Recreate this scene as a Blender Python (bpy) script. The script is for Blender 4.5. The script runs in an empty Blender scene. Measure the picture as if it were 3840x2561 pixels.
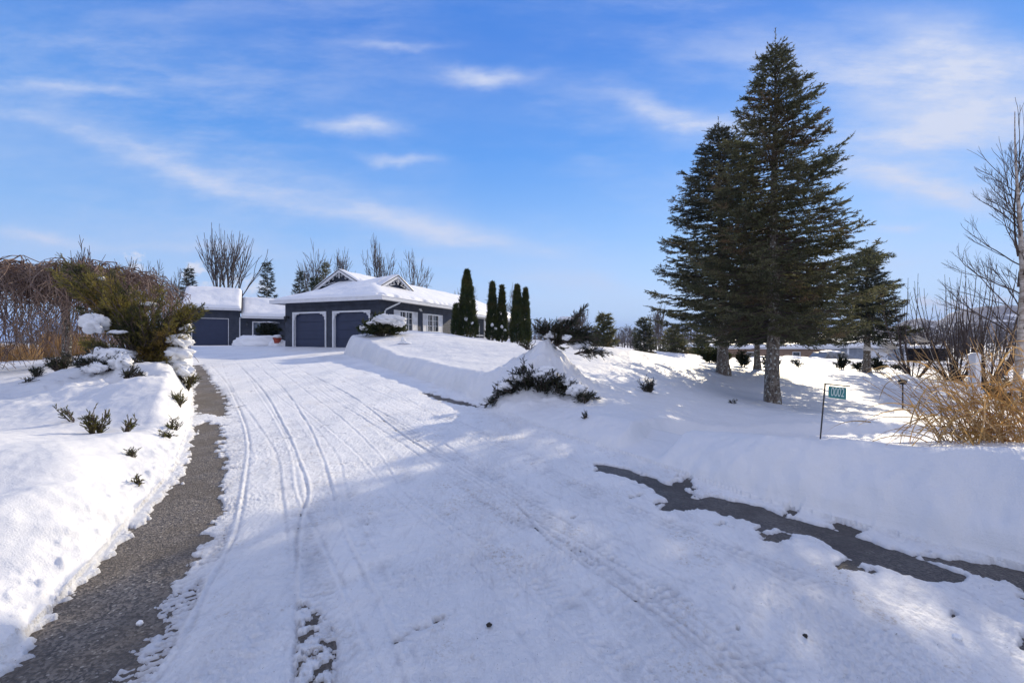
import bpy, math, random
import numpy as np
from math import radians, sin, cos, pi, tan, sqrt, atan2
from mathutils import Vector, Matrix
SC = bpy.context.scene
COL = SC.collection
EYE = 1.6
F = 1000.0
SUN_AZ, SUN_EL = radians(33.0), radians(24.0)
TOSUN = np.array([sin(SUN_AZ)*cos(SUN_EL), cos(SUN_AZ)*cos(SUN_EL), sin(SUN_EL)])

# ------------------------------------------------------------------ noise
_prng = np.random.RandomState(7)
_PERM = _prng.permutation(256).astype(np.int64); _PERM = np.concatenate([_PERM, _PERM])
_ang = _prng.rand(256)*2*pi
_GX, _GY = np.cos(_ang), np.sin(_ang)
def pnoise(x, y, seed=0):
    x = np.asarray(x, dtype=np.float64)+seed*17.31; y = np.asarray(y, dtype=np.float64)-seed*9.77
    xi = np.floor(x).astype(np.int64); yi = np.floor(y).astype(np.int64)
    xf = x-xi; yf = y-yi
    u = xf*xf*xf*(xf*(xf*6-15)+10); v = yf*yf*yf*(yf*(yf*6-15)+10)
    def g(ix, iy, dx, dy):
        h = _PERM[(_PERM[ix & 255]+iy) & 255]
        return _GX[h]*dx+_GY[h]*dy
    a = g(xi, yi, xf, yf); b = g(xi+1, yi, xf-1, yf)
    c = g(xi, yi+1, xf, yf-1); d = g(xi+1, yi+1, xf-1, yf-1)
    return (a+(b-a)*u+((c+(d-c)*u)-(a+(b-a)*u))*v)*1.5
def fbm(x, y, octv=4, seed=0, gain=.5):
    s = 0; a = 1.0
    for i in range(octv):
        s = s+a*pnoise(x*2**i, y*2**i, seed+i*3); a *= gain
    return s
def sstep(a, b, x):
    t = np.clip((x-a)/(b-a), 0, 1); return t*t*(3-2*t)

# ------------------------------------------------------------------ mesh making
def mk(name, parts, mat=None, parent=None, smooth=False):
    """parts: list of (verts Nx3, faces MxK); linked as ONE mesh object"""
    vs, fs, off = [], [], 0
    for v, f in parts:
        v = np.asarray(v, dtype=np.float32).reshape(-1, 3); f = np.asarray(f, dtype=np.int32)
        if len(v) == 0 or len(f) == 0: continue
        vs.append(v); fs.append(f+off); off += len(v)
    me = bpy.data.meshes.new(name)
    if vs:
        V = np.concatenate(vs)
        L = np.concatenate([f.ravel() for f in fs])
        T = np.concatenate([np.full(len(f), f.shape[1], dtype=np.int32) for f in fs])
        S = np.concatenate([[0], np.cumsum(T)[:-1]]).astype(np.int32)
        me.vertices.add(len(V)); me.vertices.foreach_set('co', V.ravel())
        me.loops.add(len(L)); me.loops.foreach_set('vertex_index', L.astype(np.int32))
        me.polygons.add(len(T)); me.polygons.foreach_set('loop_start', S)
        me.polygons.foreach_set('loop_total', T)
        me.update(calc_edges=True)
        me.polygons.foreach_set('use_smooth', np.full(len(T), bool(smooth)))
    if mat is not None: me.materials.append(mat)
    o = bpy.data.objects.new(name, me); COL.objects.link(o)
    if parent is not None: o.parent = parent
    return o
def tag(o, label=None, cat=None, group=None, kind=None):
    if label: o['label'] = label
    if cat: o['category'] = cat
    if group: o['group'] = group
    if kind: o['kind'] = kind
    return o
def thing(name, loc, rz, label, cat, group=None):
    o = bpy.data.objects.new(name, None); COL.objects.link(o)
    o.location = loc; o.rotation_euler = (0, 0, rz)
    o.empty_display_size = .2
    return tag(o, label, cat, group)
def copy_thing(o, loc, rz, label, scale=None):
    r = o.copy(); COL.objects.link(r); r.location = loc; r.rotation_euler = (0, 0, rz)
    r['label'] = label
    if scale is not None: r.scale = scale
    for ch in o.children:
        c = ch.copy(); COL.objects.link(c); c.parent = r
        for g in ch.children:
            d = g.copy(); COL.objects.link(d); d.parent = c
    return r

class MB:
    """collects hard-surface shapes in the thing's own space"""
    def __init__(s): s.p = []
    def poly(s, pts): s.p.append((np.array(pts, float), np.arange(len(pts)).reshape(1, -1))); return s
    def box(s, x0, x1, y0, y1, z0, z1, M=None):
        v = np.array([(x, y, z) for z in (z0, z1) for y in (y0, y1) for x in (x0, x1)], float)
        if M is not None: v = np.array([tuple(M @ Vector(q)) for q in v])
        f = np.array([(0, 2, 3, 1), (4, 5, 7, 6), (0, 1, 5, 4), (2, 6, 7, 3), (0, 4, 6, 2), (1, 3, 7, 5)])
        s.p.append((v, f)); return s
    def prism(s, pts, d):
        """closed polygon pts (3-D, coplanar) extruded along vector d"""
        a = np.array(pts, float); n = len(a); b = a+np.array(d, float)
        v = np.concatenate([a, b])
        s.p.append((v, np.arange(n).reshape(1, -1)[:, ::-1])); s.p.append((v, (np.arange(n)+n).reshape(1, -1)))
        s.p.append((v, np.array([(i, (i+1) % n, n+(i+1) % n, n+i) for i in range(n)]))); return s
    def tube(s, pts, rad, n=8, cap=True):
        s.p += tube(pts, rad, n, cap); return s
    def add(s, parts): s.p += parts; return s
    def build(s, name, mat, parent=None, smooth=False): return mk(name, s.p, mat, parent, smooth)

def frame(d):
    d = d/np.linalg.norm(d); a = np.array([0, 0, 1.0]) if abs(d[2]) < .9 else np.array([1.0, 0, 0])
    u = np.cross(a, d); u /= np.linalg.norm(u); return u, np.cross(d, u)
def tube(pts, rad, n=8, cap=True, rough=0, seed=0):
    pts = np.array(pts, float); m = len(pts); rad = np.broadcast_to(np.array(rad, float), (m,))
    V = []
    for i in range(m):
        d = pts[min(i+1, m-1)]-pts[max(i-1, 0)]; u, w = frame(d)
        if i and np.dot(u, pu) < 0: u, w = -u, -w
        pu = u
        a = np.arange(n)*2*pi/n
        r = rad[i]*(1+rough*pnoise(np.cos(a)*2+i*.7, np.sin(a)*2+i*.9, seed)) if rough else rad[i]
        V.append(pts[i]+np.outer(np.cos(a)*r, u)+np.outer(np.sin(a)*r, w))
    V = np.concatenate(V)
    f = [(i*n+k, i*n+(k+1) % n, (i+1)*n+(k+1) % n, (i+1)*n+k) for i in range(m-1) for k in range(n)]
    out = [(V, np.array(f))]
    if cap: out += [(V, np.arange(n)[::-1].reshape(1, -1)), (V, (np.arange(n)+(m-1)*n).reshape(1, -1))]
    return out
def seg_tubes(P0, P1, R0, R1, n=3):
    P0 = np.asarray(P0, float); P1 = np.asarray(P1, float)
    if len(P0) == 0: return []
    d = P1-P0; L = np.linalg.norm(d, axis=1, keepdims=True)+1e-9; d = d/L
    a = np.where(np.abs(d[:, 2:3]) < .9, np.array([[0, 0, 1.0]]), np.array([[1.0, 0, 0]]))
    u = np.cross(a, d); u /= np.linalg.norm(u, axis=1, keepdims=True)+1e-9; w = np.cross(d, u)
    R0 = np.broadcast_to(np.asarray(R0, float), (len(P0),))[:, None]; R1 = np.broadcast_to(np.asarray(R1, float), (len(P0),))[:, None]
    rings = []
    for P, R in ((P0, R0), (P1, R1)):
        for k in range(n):
            t = 2*pi*k/n; rings.append(P+(u*cos(t)+w*sin(t))*R)
    V = np.stack(rings, axis=1).reshape(-1, 3)
    base = (np.arange(len(P0))*2*n)[:, None]
    f = np.concatenate([base+np.array([[k, (k+1) % n, n+(k+1) % n, n+k]]) for k in range(n)])
    return [(V, f)]
def nrm(v): return v/(np.linalg.norm(v, axis=-1, keepdims=True)+1e-9)
def needles(P, D, L, per_m, nl, nw, spread, rng, var=.35):
    """blades along twigs (P start, D unit direction, L length): one thin triangle each"""
    P = np.asarray(P); D = nrm(np.asarray(D)); L = np.broadcast_to(np.asarray(L, float), (len(P),))
    cnt = np.maximum(1, np.round(L*per_m)).astype(int)
    idx = np.repeat(np.arange(len(P)), cnt); n = len(idx)
    t = rng.rand(n); pos = P[idx]+D[idx]*(t*L[idx])[:, None]
    r = nrm(rng.normal(size=(n, 3))); perp = nrm(np.cross(D[idx], r))
    sp = spread*(1-.5*t)+rng.normal(size=n)*.12
    nd = nrm(D[idx]*np.cos(sp)[:, None]+perp*np.sin(sp)[:, None])
    side = nrm(np.cross(nd, nrm(rng.normal(size=(n, 3)))))
    ln = nl*(1+var*rng.normal(size=n))[:, None]; w = nw*.5
    V = np.stack([pos-side*w, pos+side*w, pos+nd*ln], axis=1).reshape(-1, 3)
    return [(V, np.arange(n*3).reshape(-1, 3))]

# ------------------------------------------------------------------ materials
def newmat(name):
    m = bpy.data.materials.new(name); m.use_nodes = True
    nt = m.node_tree; nt.nodes.clear()
    out = nt.nodes.new('ShaderNodeOutputMaterial'); return m, nt, out
def nd_(nt, t, **kw):
    n = nt.nodes.new(t)
    for k, v in kw.items():
        if k.startswith('i_'): n.inputs[k[2:].replace('_', ' ')].default_value = v
        else: setattr(n, k, v)
    return n
def rgb(c): return (c[0], c[1], c[2], 1.0)
def mixcol(nt, fac, a, b, mode='MIX'):
    n = nt.nodes.new('ShaderNodeMix'); n.data_type = 'RGBA'; n.blend_type = mode
    def s(i, v):
        if isinstance(v, (tuple, list)): n.inputs[i].default_value = rgb(v)
        elif isinstance(v, (int, float)): n.inputs[i].default_value = v
        else: nt.links.new(v, n.inputs[i])
    s(0, fac); s(6, a); s(7, b); return n.outputs[2]
def mathn(nt, op, a, b=None, c=None, clamp=False):
    n = nt.nodes.new('ShaderNodeMath'); n.operation = op; n.use_clamp = clamp
    for i, v in enumerate((a, b, c)):
        if v is None: continue
        if isinstance(v, (int, float)): n.inputs[i].default_value = v
        else: nt.links.new(v, n.inputs[i])
    return n.outputs[0]
def maprange(nt, v, a, b, c=0., d=1., smooth=True):
    n = nt.nodes.new('ShaderNodeMapRange'); n.interpolation_type = 'SMOOTHSTEP' if smooth else 'LINEAR'
    nt.links.new(v, n.inputs[0])
    for i, q in enumerate((a, b, c, d)): n.inputs[i+1].default_value = q
    return n.outputs[0]
def coords(nt, scale=(1, 1, 1), kind='Object', rot=(0, 0, 0)):
    tc = nt.nodes.new('ShaderNodeTexCoord'); mp = nt.nodes.new('ShaderNodeMapping')
    mp.inputs['Scale'].default_value = scale; mp.inputs['Rotation'].default_value = rot
    nt.links.new(tc.outputs[kind], mp.inputs[0]); return mp.outputs[0]
def noise(nt, vec, scale, detail=4, rough=.5, dist=0.):
    n = nt.nodes.new('ShaderNodeTexNoise'); n.inputs['Scale'].default_value = scale
    n.inputs['Detail'].default_value = detail; n.inputs['Roughness'].default_value = rough
    n.inputs['Distortion'].default_value = dist
    nt.links.new(vec, n.inputs['Vector']); return n.outputs[0]
def bump(nt, h, dist=.01, strength=1., prev=None):
    b = nt.nodes.new('ShaderNodeBump'); b.inputs['Distance'].default_value = dist; b.inputs['Strength'].default_value = strength
    nt.links.new(h, b.inputs['Height'])
    if prev is not None: nt.links.new(prev, b.inputs['Normal'])
    return b.outputs[0]
def principled(nt, out, col=(.5, .5, .5), rough=.6, spec=.5, metal=0., normal=None):
    p = nt.nodes.new('ShaderNodeBsdfPrincipled')
    if isinstance(col, (tuple, list)): p.inputs['Base Color'].default_value = rgb(col)
    else: nt.links.new(col, p.inputs['Base Color'])
    if isinstance(rough, (int, float)): p.inputs['Roughness'].default_value = rough
    else: nt.links.new(rough, p.inputs['Roughness'])
    p.inputs['Specular IOR Level'].default_value = spec; p.inputs['Metallic'].default_value = metal
    if normal is not None: nt.links.new(normal, p.inputs['Normal'])
    nt.links.new(p.outputs[0], out.inputs[0]); return p
def paint(name, col, rough=.5, var=.12, scale=6., bmp=.002, spec=.4):
    m, nt, out = newmat(name); v = coords(nt)
    n = noise(nt, v, scale, 5, .6)
    c = mixcol(nt, maprange(nt, n, .3, .7), tuple(q*(1-var) for q in col), tuple(min(1, q*(1+var)) for q in col))
    n2 = noise(nt, v, scale*8, 3, .6)
    principled(nt, out, c, rough, spec, normal=bump(nt, n2, bmp)); return m
def foliage_mat(name, ca, cb, cc=None, trans=.3, scale=3., rough=.6):
    """two or three tones in clumps plus a tone of its own for every blade"""
    m, nt, out = newmat(name); v = coords(nt)
    n = noise(nt, v, scale, 3, .6)
    c = mixcol(nt, maprange(nt, n, .35, .65), ca, cb)
    g = nt.nodes.new('ShaderNodeNewGeometry')
    if cc is not None:
        n2 = noise(nt, v, scale*.45+.3, 2, .5)
        c = mixcol(nt, maprange(nt, n2, .55, .7), c, cc)
    k = maprange(nt, g.outputs['Random Per Island'], 0, 1, .55, 1.45, False)
    hs = nt.nodes.new('ShaderNodeHueSaturation'); nt.links.new(c, hs.inputs['Color']); nt.links.new(k, hs.inputs['Value'])
    c = hs.outputs[0]
    p = nt.nodes.new('ShaderNodeBsdfPrincipled'); nt.links.new(c, p.inputs['Base Color'])
    p.inputs['Roughness'].default_value = rough; p.inputs['Specular IOR Level'].default_value = .25
    t = nt.nodes.new('ShaderNodeBsdfTranslucent'); nt.links.new(c, t.inputs['Color'])
    mx = nt.nodes.new('ShaderNodeMixShader'); mx.inputs[0].default_value = trans
    nt.links.new(p.outputs[0], mx.inputs[1]); nt.links.new(t.outputs[0], mx.inputs[2]); nt.links.new(mx.outputs[0], out.inputs[0])
    return m
def bark_mat(name, ca, cb, scale=(1, 1, .25), sc=14., bmp=.01, lichen=None):
    m, nt, out = newmat(name); v = coords(nt, scale)
    n = noise(nt, v, sc, 6, .65, .6)
    c = mixcol(nt, maprange(nt, n, .35, .65), ca, cb)
    if lichen:
        n2 = noise(nt, coords(nt), 16., 4, .6); c = mixcol(nt, maprange(nt, n2, .56, .64), c, lichen)
    principled(nt, out, c, .85, .2, normal=bump(nt, n, bmp)); return m

def snow_mat(name, kind):
    m, nt, out = newmat(name); v = coords(nt)
    big = noise(nt, v, .8, 3, .5)
    c = mixcol(nt, maprange(nt, big, .3, .7), (.80, .81, .825), (.87, .87, .87))
    if kind == 'ground': c = mixcol(nt, 1., c, (.905, .905, .91), 'MULTIPLY')
    if kind == 'ground':       # soft lawn and bank snow, thin layers where the plough cut it
        g = coords(nt, (1.2, 1.2, 22.))
        lay = noise(nt, g, 1.0, 4, .6)
        fine = noise(nt, v, 95., 3, .7); mid = noise(nt, v, 14., 4, .6)
        nb = bump(nt, fine, .006, .8); nb = bump(nt, mid, .009, .7, nb); nb = bump(nt, lay, .012, .5, nb)
        dn = noise(nt, v, 9., 5, .8); c = mixcol(nt, maprange(nt, dn, .66, .78, 0, .35), c, (.52, .47, .40))
    elif kind == 'drive':      # packed, scuffed, a little sand and leaf litter in it
        fine = noise(nt, v, 110., 3, .75); mid = noise(nt, v, 24., 6, .7); lin = noise(nt, coords(nt, (1, .16, 1), rot=(0, 0, radians(-34))), 26., 5, .65)
        nb = bump(nt, fine, .006, .9); nb = bump(nt, mid, .018, .9, nb); nb = bump(nt, lin, .012, .9, nb)
        at_ = nt.nodes.new('ShaderNodeAttribute'); at_.attribute_name = 'thin'
        br = maprange(nt, mid, .35, .65, .55, 1.0)
        c = mixcol(nt, mathn(nt, 'MULTIPLY', mathn(nt, 'MULTIPLY', at_.outputs['Fac'], br), .75, clamp=True), c, (.40, .40, .42))
        c = mixcol(nt, maprange(nt, lin, .50, .72, 0, .22), c, (.42, .41, .44))
        pk = noise(nt, coords(nt, (1, .35, 1), rot=(0, 0, radians(-34))), 1.6, 5, .65); c = mixcol(nt, maprange(nt, pk, .42, .66, 0, .20), c, (.50, .51, .55))
        dn = noise(nt, v, 1.7, 6, .75); d2 = noise(nt, v, 34., 5, .8)
        f = mathn(nt, 'MULTIPLY', maprange(nt, dn, .50, .68), maprange(nt, d2, .48, .64, 0, .75))
        c = mixcol(nt, f, c, (.44, .37, .29))
        d3 = noise(nt, v, 55., 3, .6)
        c = mixcol(nt, maprange(nt, d3, .70, .75, 0, .85), c, (.14, .12, .10))
    else:                      # roofs, caps on shrubs
        fine = noise(nt, v, 60., 3, .6); mid = noise(nt, v, 5., 4, .55)
        nb = bump(nt, fine, .004, .6); nb = bump(nt, mid, .03, .5, nb)
    principled(nt, out, c, .55 if kind != 'drive' else maprange(nt, pk, .40, .66, .6, .34), .35, normal=nb); return m
# ------------------------------------------------------------------ ground shape (all in metres, world space)
def ramp(x, y):
    s = .05*np.clip(y, -12, 60); k = .12
    h = np.clip(.5+.5*(1.27-s)/k, 0, 1)
    return 1.27*(1-h)+s*h-k*h*(1-h)*.5
def gpx(px, py):
    """driveway point seen at a place in the photograph (2351 px wide frame)"""
    v = (py-784)/F; d = EYE/(v+.05); return ((px-1175)/F*d, d)
LEFT = [(-3.2, -9), (-2.0, -3), (-1.95, .5), (-2.36, 2.0), (-2.75, 2.88), (-3.58, 4.62), (-5.2, 7.1), (-8.7, 11.8), (-17.6, 24), (-22, 29.6), (-26.5, 33.5), (-30, 36), (-30, 44)]
RIGHT = [(-5, 44), (-6.3, 24.5), (-6.6, 22.3), (-7.1, 20.9), (-7.75, 20.0), (-7.3, 19.2), (-6.0, 17.4), (-4.8, 15.2), (-3.2, 12.7), (-2.06, 10.9), (-1.18, 9.4), (-.19, 7.5), (.72, 5.9), (1.5, 4.9), (2.07, 3.94), (3.27, 2.75), (5.2, 1.55), (9, -1), (16, -9)]
DRIVE = np.array(LEFT+RIGHT, float)
def seg_dist(x, y, pts, closed=False):
    """distance, arclength and side to a polyline"""
    best = np.full(x.shape, 1e9); arc = np.zeros(x.shape); side = np.zeros(x.shape)
    P = [np.array(p, float) for p in pts]
    if closed: P = P+[P[0]]
    s0 = 0
    for a, b in zip(P[:-1], P[1:]):
        d = b-a; L = np.hypot(*d)
        t = np.clip(((x-a[0])*d[0]+(y-a[1])*d[1])/(L*L), 0, 1)
        ex = x-a[0]-t*d[0]; ey = y-a[1]-t*d[1]; q = np.hypot(ex, ey)
        m = q < best
        best = np.where(m, q, best); arc = np.where(m, s0+t*L, arc)
        side = np.where(m, np.sign(d[0]*(y-a[1])-d[1]*(x-a[0])), side); s0 += L
    return best, arc, side
def inside(x, y, poly):
    c = np.zeros(x.shape, bool); n = len(poly)
    for i in range(n):
        x0, y0 = poly[i]; x1, y1 = poly[(i+1) % n]
        if y0 == y1: continue
        c ^= ((y0 > y) != (y1 > y)) & (x < (x1-x0)*(y-y0)/(y1-y0)+x0)
    return c
def sdist(x, y, poly):
    d, _, _ = seg_dist(x, y, poly, True); return np.where(inside(x, y, poly), -d, d)
# undisturbed snow surface: thin-plate spline through spot heights
CP = np.array([
 # right bank by the camera and trench behind it
 (2.1, 4.75, .56), (2.6, 4.6, .60), (1.0, 6.3, .50), (3.05, 4.2, .64), (3.8, 3.9, .68), (4.5, 3.7, .75), (5.6, 3.3, .82), (7.5, 2.2, .8), (10, 0, .7), (14, -3, .5),
 (3.4, 5.9, .22), (5.2, 5.6, .22), (7.2, 5.2, .25), (9.5, 4.6, .3), (4.6, 4.6, .55),
 (1.5, 6.6, .50), (3, 7.7, .33), (5.5, 7.7, .24), (8, 7.8, .18), (6.6, 11, -.05), (9, 11, -.1), (12, 12, -.2), (14, 8, .0), (20, 6, .1),
 (.55, 7.4, .48), (1.8, 7.6, .52), (2.8, 9.6, .5), (4.6, 12, .52), (7.3, 15, .42), (9.5, 14.5, .1),
 (2.6, 16, 1.33), (5.2, 17, 1.19), (8.4, 18, .55), (12.4, 20.5, .25), (17.7, 20, .08), (3.8, 14, .95),
 (-.1, 9.3, .90), (-1.2, 10.6, .95), (-2.6, 12.6, 1.05), (-3.6, 14.2, 1.15), (-4.7, 15.8, 1.35), (-5.8, 17.8, 1.6), (-6.6, 20.0, 1.85), (-6.2, 22, 2.12), (-5.0, 21, 2.02),
 (-4.2, 23.8, 2.08), (-3.5, 27, 1.84), (1.2, 22, 1.27), (-2, 16, 1.38), (0, 13, 1.12), (1.2, 11.5, .95), (-1, 20, 1.6), (4, 21, 1.15),
 (0, 30, 1.45), (5, 30, 1.15), (3, 40, 1.2), (15, 30, .1), (25, 25, -.1), (0, 62, 1.1), (-22, 62, 1.2), (30, 45, -1.25), (22, 47, -1.2), (40, 48, -1.3), (60, 60, -1.3), (60, 20, -.5), (20, 62, -1.0), (22, 29, .0), (30, 28, -.1),
 # left side
 (-3.05, 2.4, .48), (-3.6, 3.2, .52), (-4.4, 2.2, .62), (-6, 2, .66), (-4.35, 4.9, .58), (-5.3, 4.4, .62), (-7.2, 4.4, .66), (-5.3, 5.35, .50), (-6.8, 5.3, .52), (-4.7, 5.45, .50), (-5.2, 6.2, .78), (-6.0, 7.3, .92), (-8, 7, .72),
 (-6.9, 8.3, 1.0), (-7.7, 9.0, 1.12), (-8.6, 9.3, 1.12), (-9.9, 8.9, .85), (-12, 9, .68), (-9.6, 11.3, 1.12), (-12, 14.2, 1.15), (-14.5, 13.5, .8), (-20, 15, .66), (-18.4, 22, 1.3), (-22, 24, 1.0), (-30, 20, .7), (-30, 34, 1.3), (-45, 40, 1.0),
 (-6, -4, .7), (-12, -4, .6), (-20, 4, .6), (-40, 0, .5), (-14, 45, 1.3), (-40, 60, 1.2)], float)
def _tps(r2): return np.where(r2 > 0, .5*r2*np.log(np.maximum(r2, 1e-12)), 0.)
_n = len(CP); _A = np.zeros((_n+3, _n+3)); _d2 = (CP[:, None, 0]-CP[None, :, 0])**2+(CP[:, None, 1]-CP[None, :, 1])**2
_A[:_n, :_n] = _tps(_d2)+np.eye(_n)*.02; _A[:_n, _n] = 1; _A[:_n, _n+1:] = CP[:, :2]; _A[_n, :_n] = 1; _A[_n+1:, :_n] = CP[:, :2].T
_W = np.linalg.solve(_A, np.concatenate([CP[:, 2], np.zeros(3)]))
def lawn(x, y):
    sh = np.shape(x); X = np.ravel(x).astype(float); Y = np.ravel(y).astype(float)
    Xc = np.clip(X, -60, 60); Yc = np.clip(Y, -12, 70)
    z = _W[_n]+_W[_n+1]*Xc+_W[_n+2]*Yc
    for i in range(_n): z = z+_W[i]*_tps((Xc-CP[i, 0])**2+(Yc-CP[i, 1])**2)
    r = np.hypot(X, Y); far = sstep(55, 110, r); z = z*(1-far)-1.2*far
    return z.reshape(sh)
MOUNDS = [(.66, 9.05, .52, .80, .9), (.66, 9.2, .26, .42, .5), (-3.05, 3.1, .24, .36, .40), (-2.95, 2.4, -.10, .32, .32), (-4.3, 3.8, .10, .8, .45), (-8.3, 8.6, .1, .9, .7), (-7.0, 8.2, .18, .5, .4), (-6.1, 7.0, .12, .5, .4), (6.6, 11.0, .1, .45, .45), (7.3, 15, .12, .6, .6)]
TRENCH = [(1.15, 4.75), (1.72, 5.28), (2.4, 5.95), (3.3, 6.45), (4.6, 6.65), (6.5, 6.65), (8.5, 6.4), (12, 5.6), (18, 4)]
# the street beyond the lawn: cleared road between two ploughed banks
STREET = [(-12, 46), (2, 41), (14, 36), (22, 33.5), (34, 31.5), (60, 29), (110, 24)]
def snow_z(x, y, d):
    """snow surface height; d = signed distance to the driveway polygon"""
    G = ramp(x, y); T = lawn(x, y)
    for mx, my, h, a, b in MOUNDS: T = T+h*np.exp(-((x-mx)/a)**2-((y-my)/b)**2)
    q, arc, _ = seg_dist(x, y, TRENCH)
    tz = np.maximum(.09, ramp(x, y)*(1-sstep(.6, 2.6, arc))+.04)+.02*fbm(x*1.5, y*1.5, 3, 9)
    w = .20+.22*sstep(.6, 2.2, arc)+.05*pnoise(arc*1.3, arc*0, 4)
    T = T+(np.minimum(T, tz)-T)*(1-sstep(w, w+.16+.16*sstep(.6, 2.2, arc), q))
    q, _, _ = seg_dist(x, y, STREET)
    T = T+.42*np.exp(-((q-3.6)/1.1)**2)-(.1)*(1-sstep(2.3, 3., q))
    T = T+.035*fbm(x*.55, y*.55, 3, 2)+.012*fbm(x*2.2, y*2.2, 3, 5)+.005*fbm(x*9, y*9, 2, 8)
    lum = np.exp(-((x-.8)/1.3)**2-((y-9)/1.5)**2)+.8*np.exp(-((x+7.2)/1.6)**2-((y-8)/1.6)**2)
    T = T+lum*(.11*fbm(x*1.9, y*1.9, 3, 14)+.07*np.maximum(0, fbm(x*4.4, y*4.4, 3, 15)))
    # how steep the cut face is, by place
    wid = np.where(x > 1.2, .66, .42)*1.0
    wid = np.where((x > -1.2) & (x <= 1.2), .42+(x+1.2)/2.4*.24, wid)
    leftside = x < -.5-.52*np.maximum(y, 0)
    wid = np.where(leftside, .72-.34*sstep(4.0, 6.5, y), wid)
    wid = wid*(1+.25*pnoise(x*.9, y*.9, 12))
    dd = d+.05*fbm(x*2.3, y*2.3, 3, 21)+.007*fbm(x*9, y*9, 3, 22)
    b = np.clip(dd/wid, 0, 1); b = np.where(b < 1, 1-(1-b)**2.2, 1)*np.where(leftside, 1, sstep(0, .12, b))
    b = np.where(leftside, sstep(0, 1, np.clip(dd/wid, 0, 1))*.5+.5*b, b); b = np.where(x > 1.6, sstep(0, 1, np.clip(dd/wid, 0, 1))*.3+.7*b, b)
    lip = .04*np.exp(-((dd-wid*.95)/.25)**2)*(~leftside)
    # crumbs thrown up at the foot of the left bank
    crumb = np.where(leftside, np.maximum(0, fbm(x*11, y*11, 3, 25))*.030*np.exp(-((dd-.12)/.12)**2), 0)*(dd > 0)
    z = G*(1-b)+T*b+lip*(dd > 0)+.03*sstep(0, .05, dd)*(1-b)+crumb
    return np.where((d > 0) & (d < 1.3), np.maximum(z, G+.025), z)
def ground_at(x, y):
    X = np.array([float(x)]); Y = np.array([float(y)]); return float(snow_z(X, Y, sdist(X, Y, DRIVE))[0])

# bare asphalt patches, as polygons on the driveway
def PX(l): return [gpx(*q) for q in l]
BARE = [
 (PX([(265, 1568), (420, 1330), (470, 1235), (500, 1180), (513, 1100), (510, 980)])+PX([(470, 968), (435, 985)])+[(-4.76, 6.5), (-4.1, 5.6), (-3.50, 4.7), (-3.08, 3.8), (-2.68, 2.88), (-2.50, 2.4), (-2.29, 2.0), (-1.9, .5), (-1.5, -2), (-.9, -2), (-1.45, .8)], .065),
 (PX([(515, 958), (527, 935), (515, 905), (488, 880), (478, 858), (462, 838)])+[(-11.2, 15.2), (-8.6, 11.9), (-6.9, 9.4), (-5.5, 7.5)], .09),
 (PX([(1585, 1150), (1640, 1145), (1740, 1165), (1800, 1190), (1900, 1215), (2000, 1250), (2120, 1290), (2205, 1322), (2190, 1337), (2080, 1322), (1960, 1282), (1870, 1235), (1750, 1205), (1610, 1168)]), .02),
 (PX([(1505, 1115), (1560, 1130), (1590, 1148), (1540, 1152), (1515, 1135)]), .02),
 (PX([(1425, 1082), (1480, 1094), (1530, 1112), (1590, 1140), (1560, 1143), (1500, 1120), (1440, 1100)]), .03),
 (PX([(1370, 1068), (1420, 1075), (1470, 1092), (1480, 1102), (1430, 1097), (1380, 1080)]), .02),
 (PX([(2120, 1280), (2230, 1296), (2351, 1312), (2500, 1345), (2500, 1400), (2351, 1352), (2240, 1322), (2180, 1300)]), .03),
 (PX([(965, 903), (990, 903), (1020, 915), (1075, 925), (1110, 938), (1060, 932), (1010, 920)]), .06)]
# tyre marks: (points, half width of tread, tread strength, ridge height)
def spl(pts, n=6):
    P = [np.array(p) for p in pts]; P = [2*P[0]-P[1]]+P+[2*P[-1]-P[-2]]; out = []
    for i in range(1, len(P)-2):
        for k in range(n):
            t = k/n; a, b, c, d = P[i-1:i+3]
            out.append(.5*((2*b)+(-a+c)*t+(2*a-5*b+4*c-d)*t*t+(-a+3*b-3*c+d)*t**3))
    return out+[P[-2]]
TRACKS = [
 (spl(PX([(300, 1620), (395, 1500), (470, 1350), (535, 1220), (558, 1100), (566, 1020), (548, 950), (515, 880), (480, 840)])), .13, 1.0, .012, 1),
 (spl(PX([(690, 1620), (690, 1500), (688, 1320), (695, 1200), (712, 1130), (690, 1060), (655, 980), (600, 890), (540, 830)])), .09, .5, .012, -1),
 (spl(PX([(950, 1590), (905, 1450), (850, 1330), (800, 1230), (775, 1150), (740, 1040), (700, 960), (640, 880), (570, 825)])), .08, .3, .009, -1),
 (spl(PX([(1700, 1640), (1500, 1430), (1330, 1290), (1180, 1170), (1010, 1065), (900, 990), (800, 930), (700, 860)])), .10, .35, .007, 1),
 (spl(PX([(1800, 1640), (1560, 1440), (1380, 1320), (1260, 1235), (1180, 1150), (1050, 1070), (930, 1000), (800, 905), (690, 850)])), .12, .7, .011, -1),
 (spl(PX([(2100, 1600), (1750, 1430), (1560, 1340), (1400, 1260), (1250, 1180), (1120, 1100), (1000, 1010)])), .06, .1, .006, 1),
 (spl(PX([(2400, 1520), (2000, 1380), (1700, 1270), (1500, 1190), (1330, 1110), (1100, 1020), (950, 930), (820, 850)])), .09, .3, .007, 1),
 (spl(PX([(2400, 1420), (2100, 1320), (1850, 1240), (1600, 1165), (1400, 1090), (1250, 1030)])), .05, .1, .006, -1),
]
EL = [(60, 1600), (230, 1290), (360, 1140), (430, 1040), (440, 960), (437, 900), (436, 850), (432, 815)]
ER = [(3100, 1600), (2351, 1310), (1700, 1140), (1420, 1040), (1190, 960), (1020, 905), (870, 850), (800, 815)]
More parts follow.
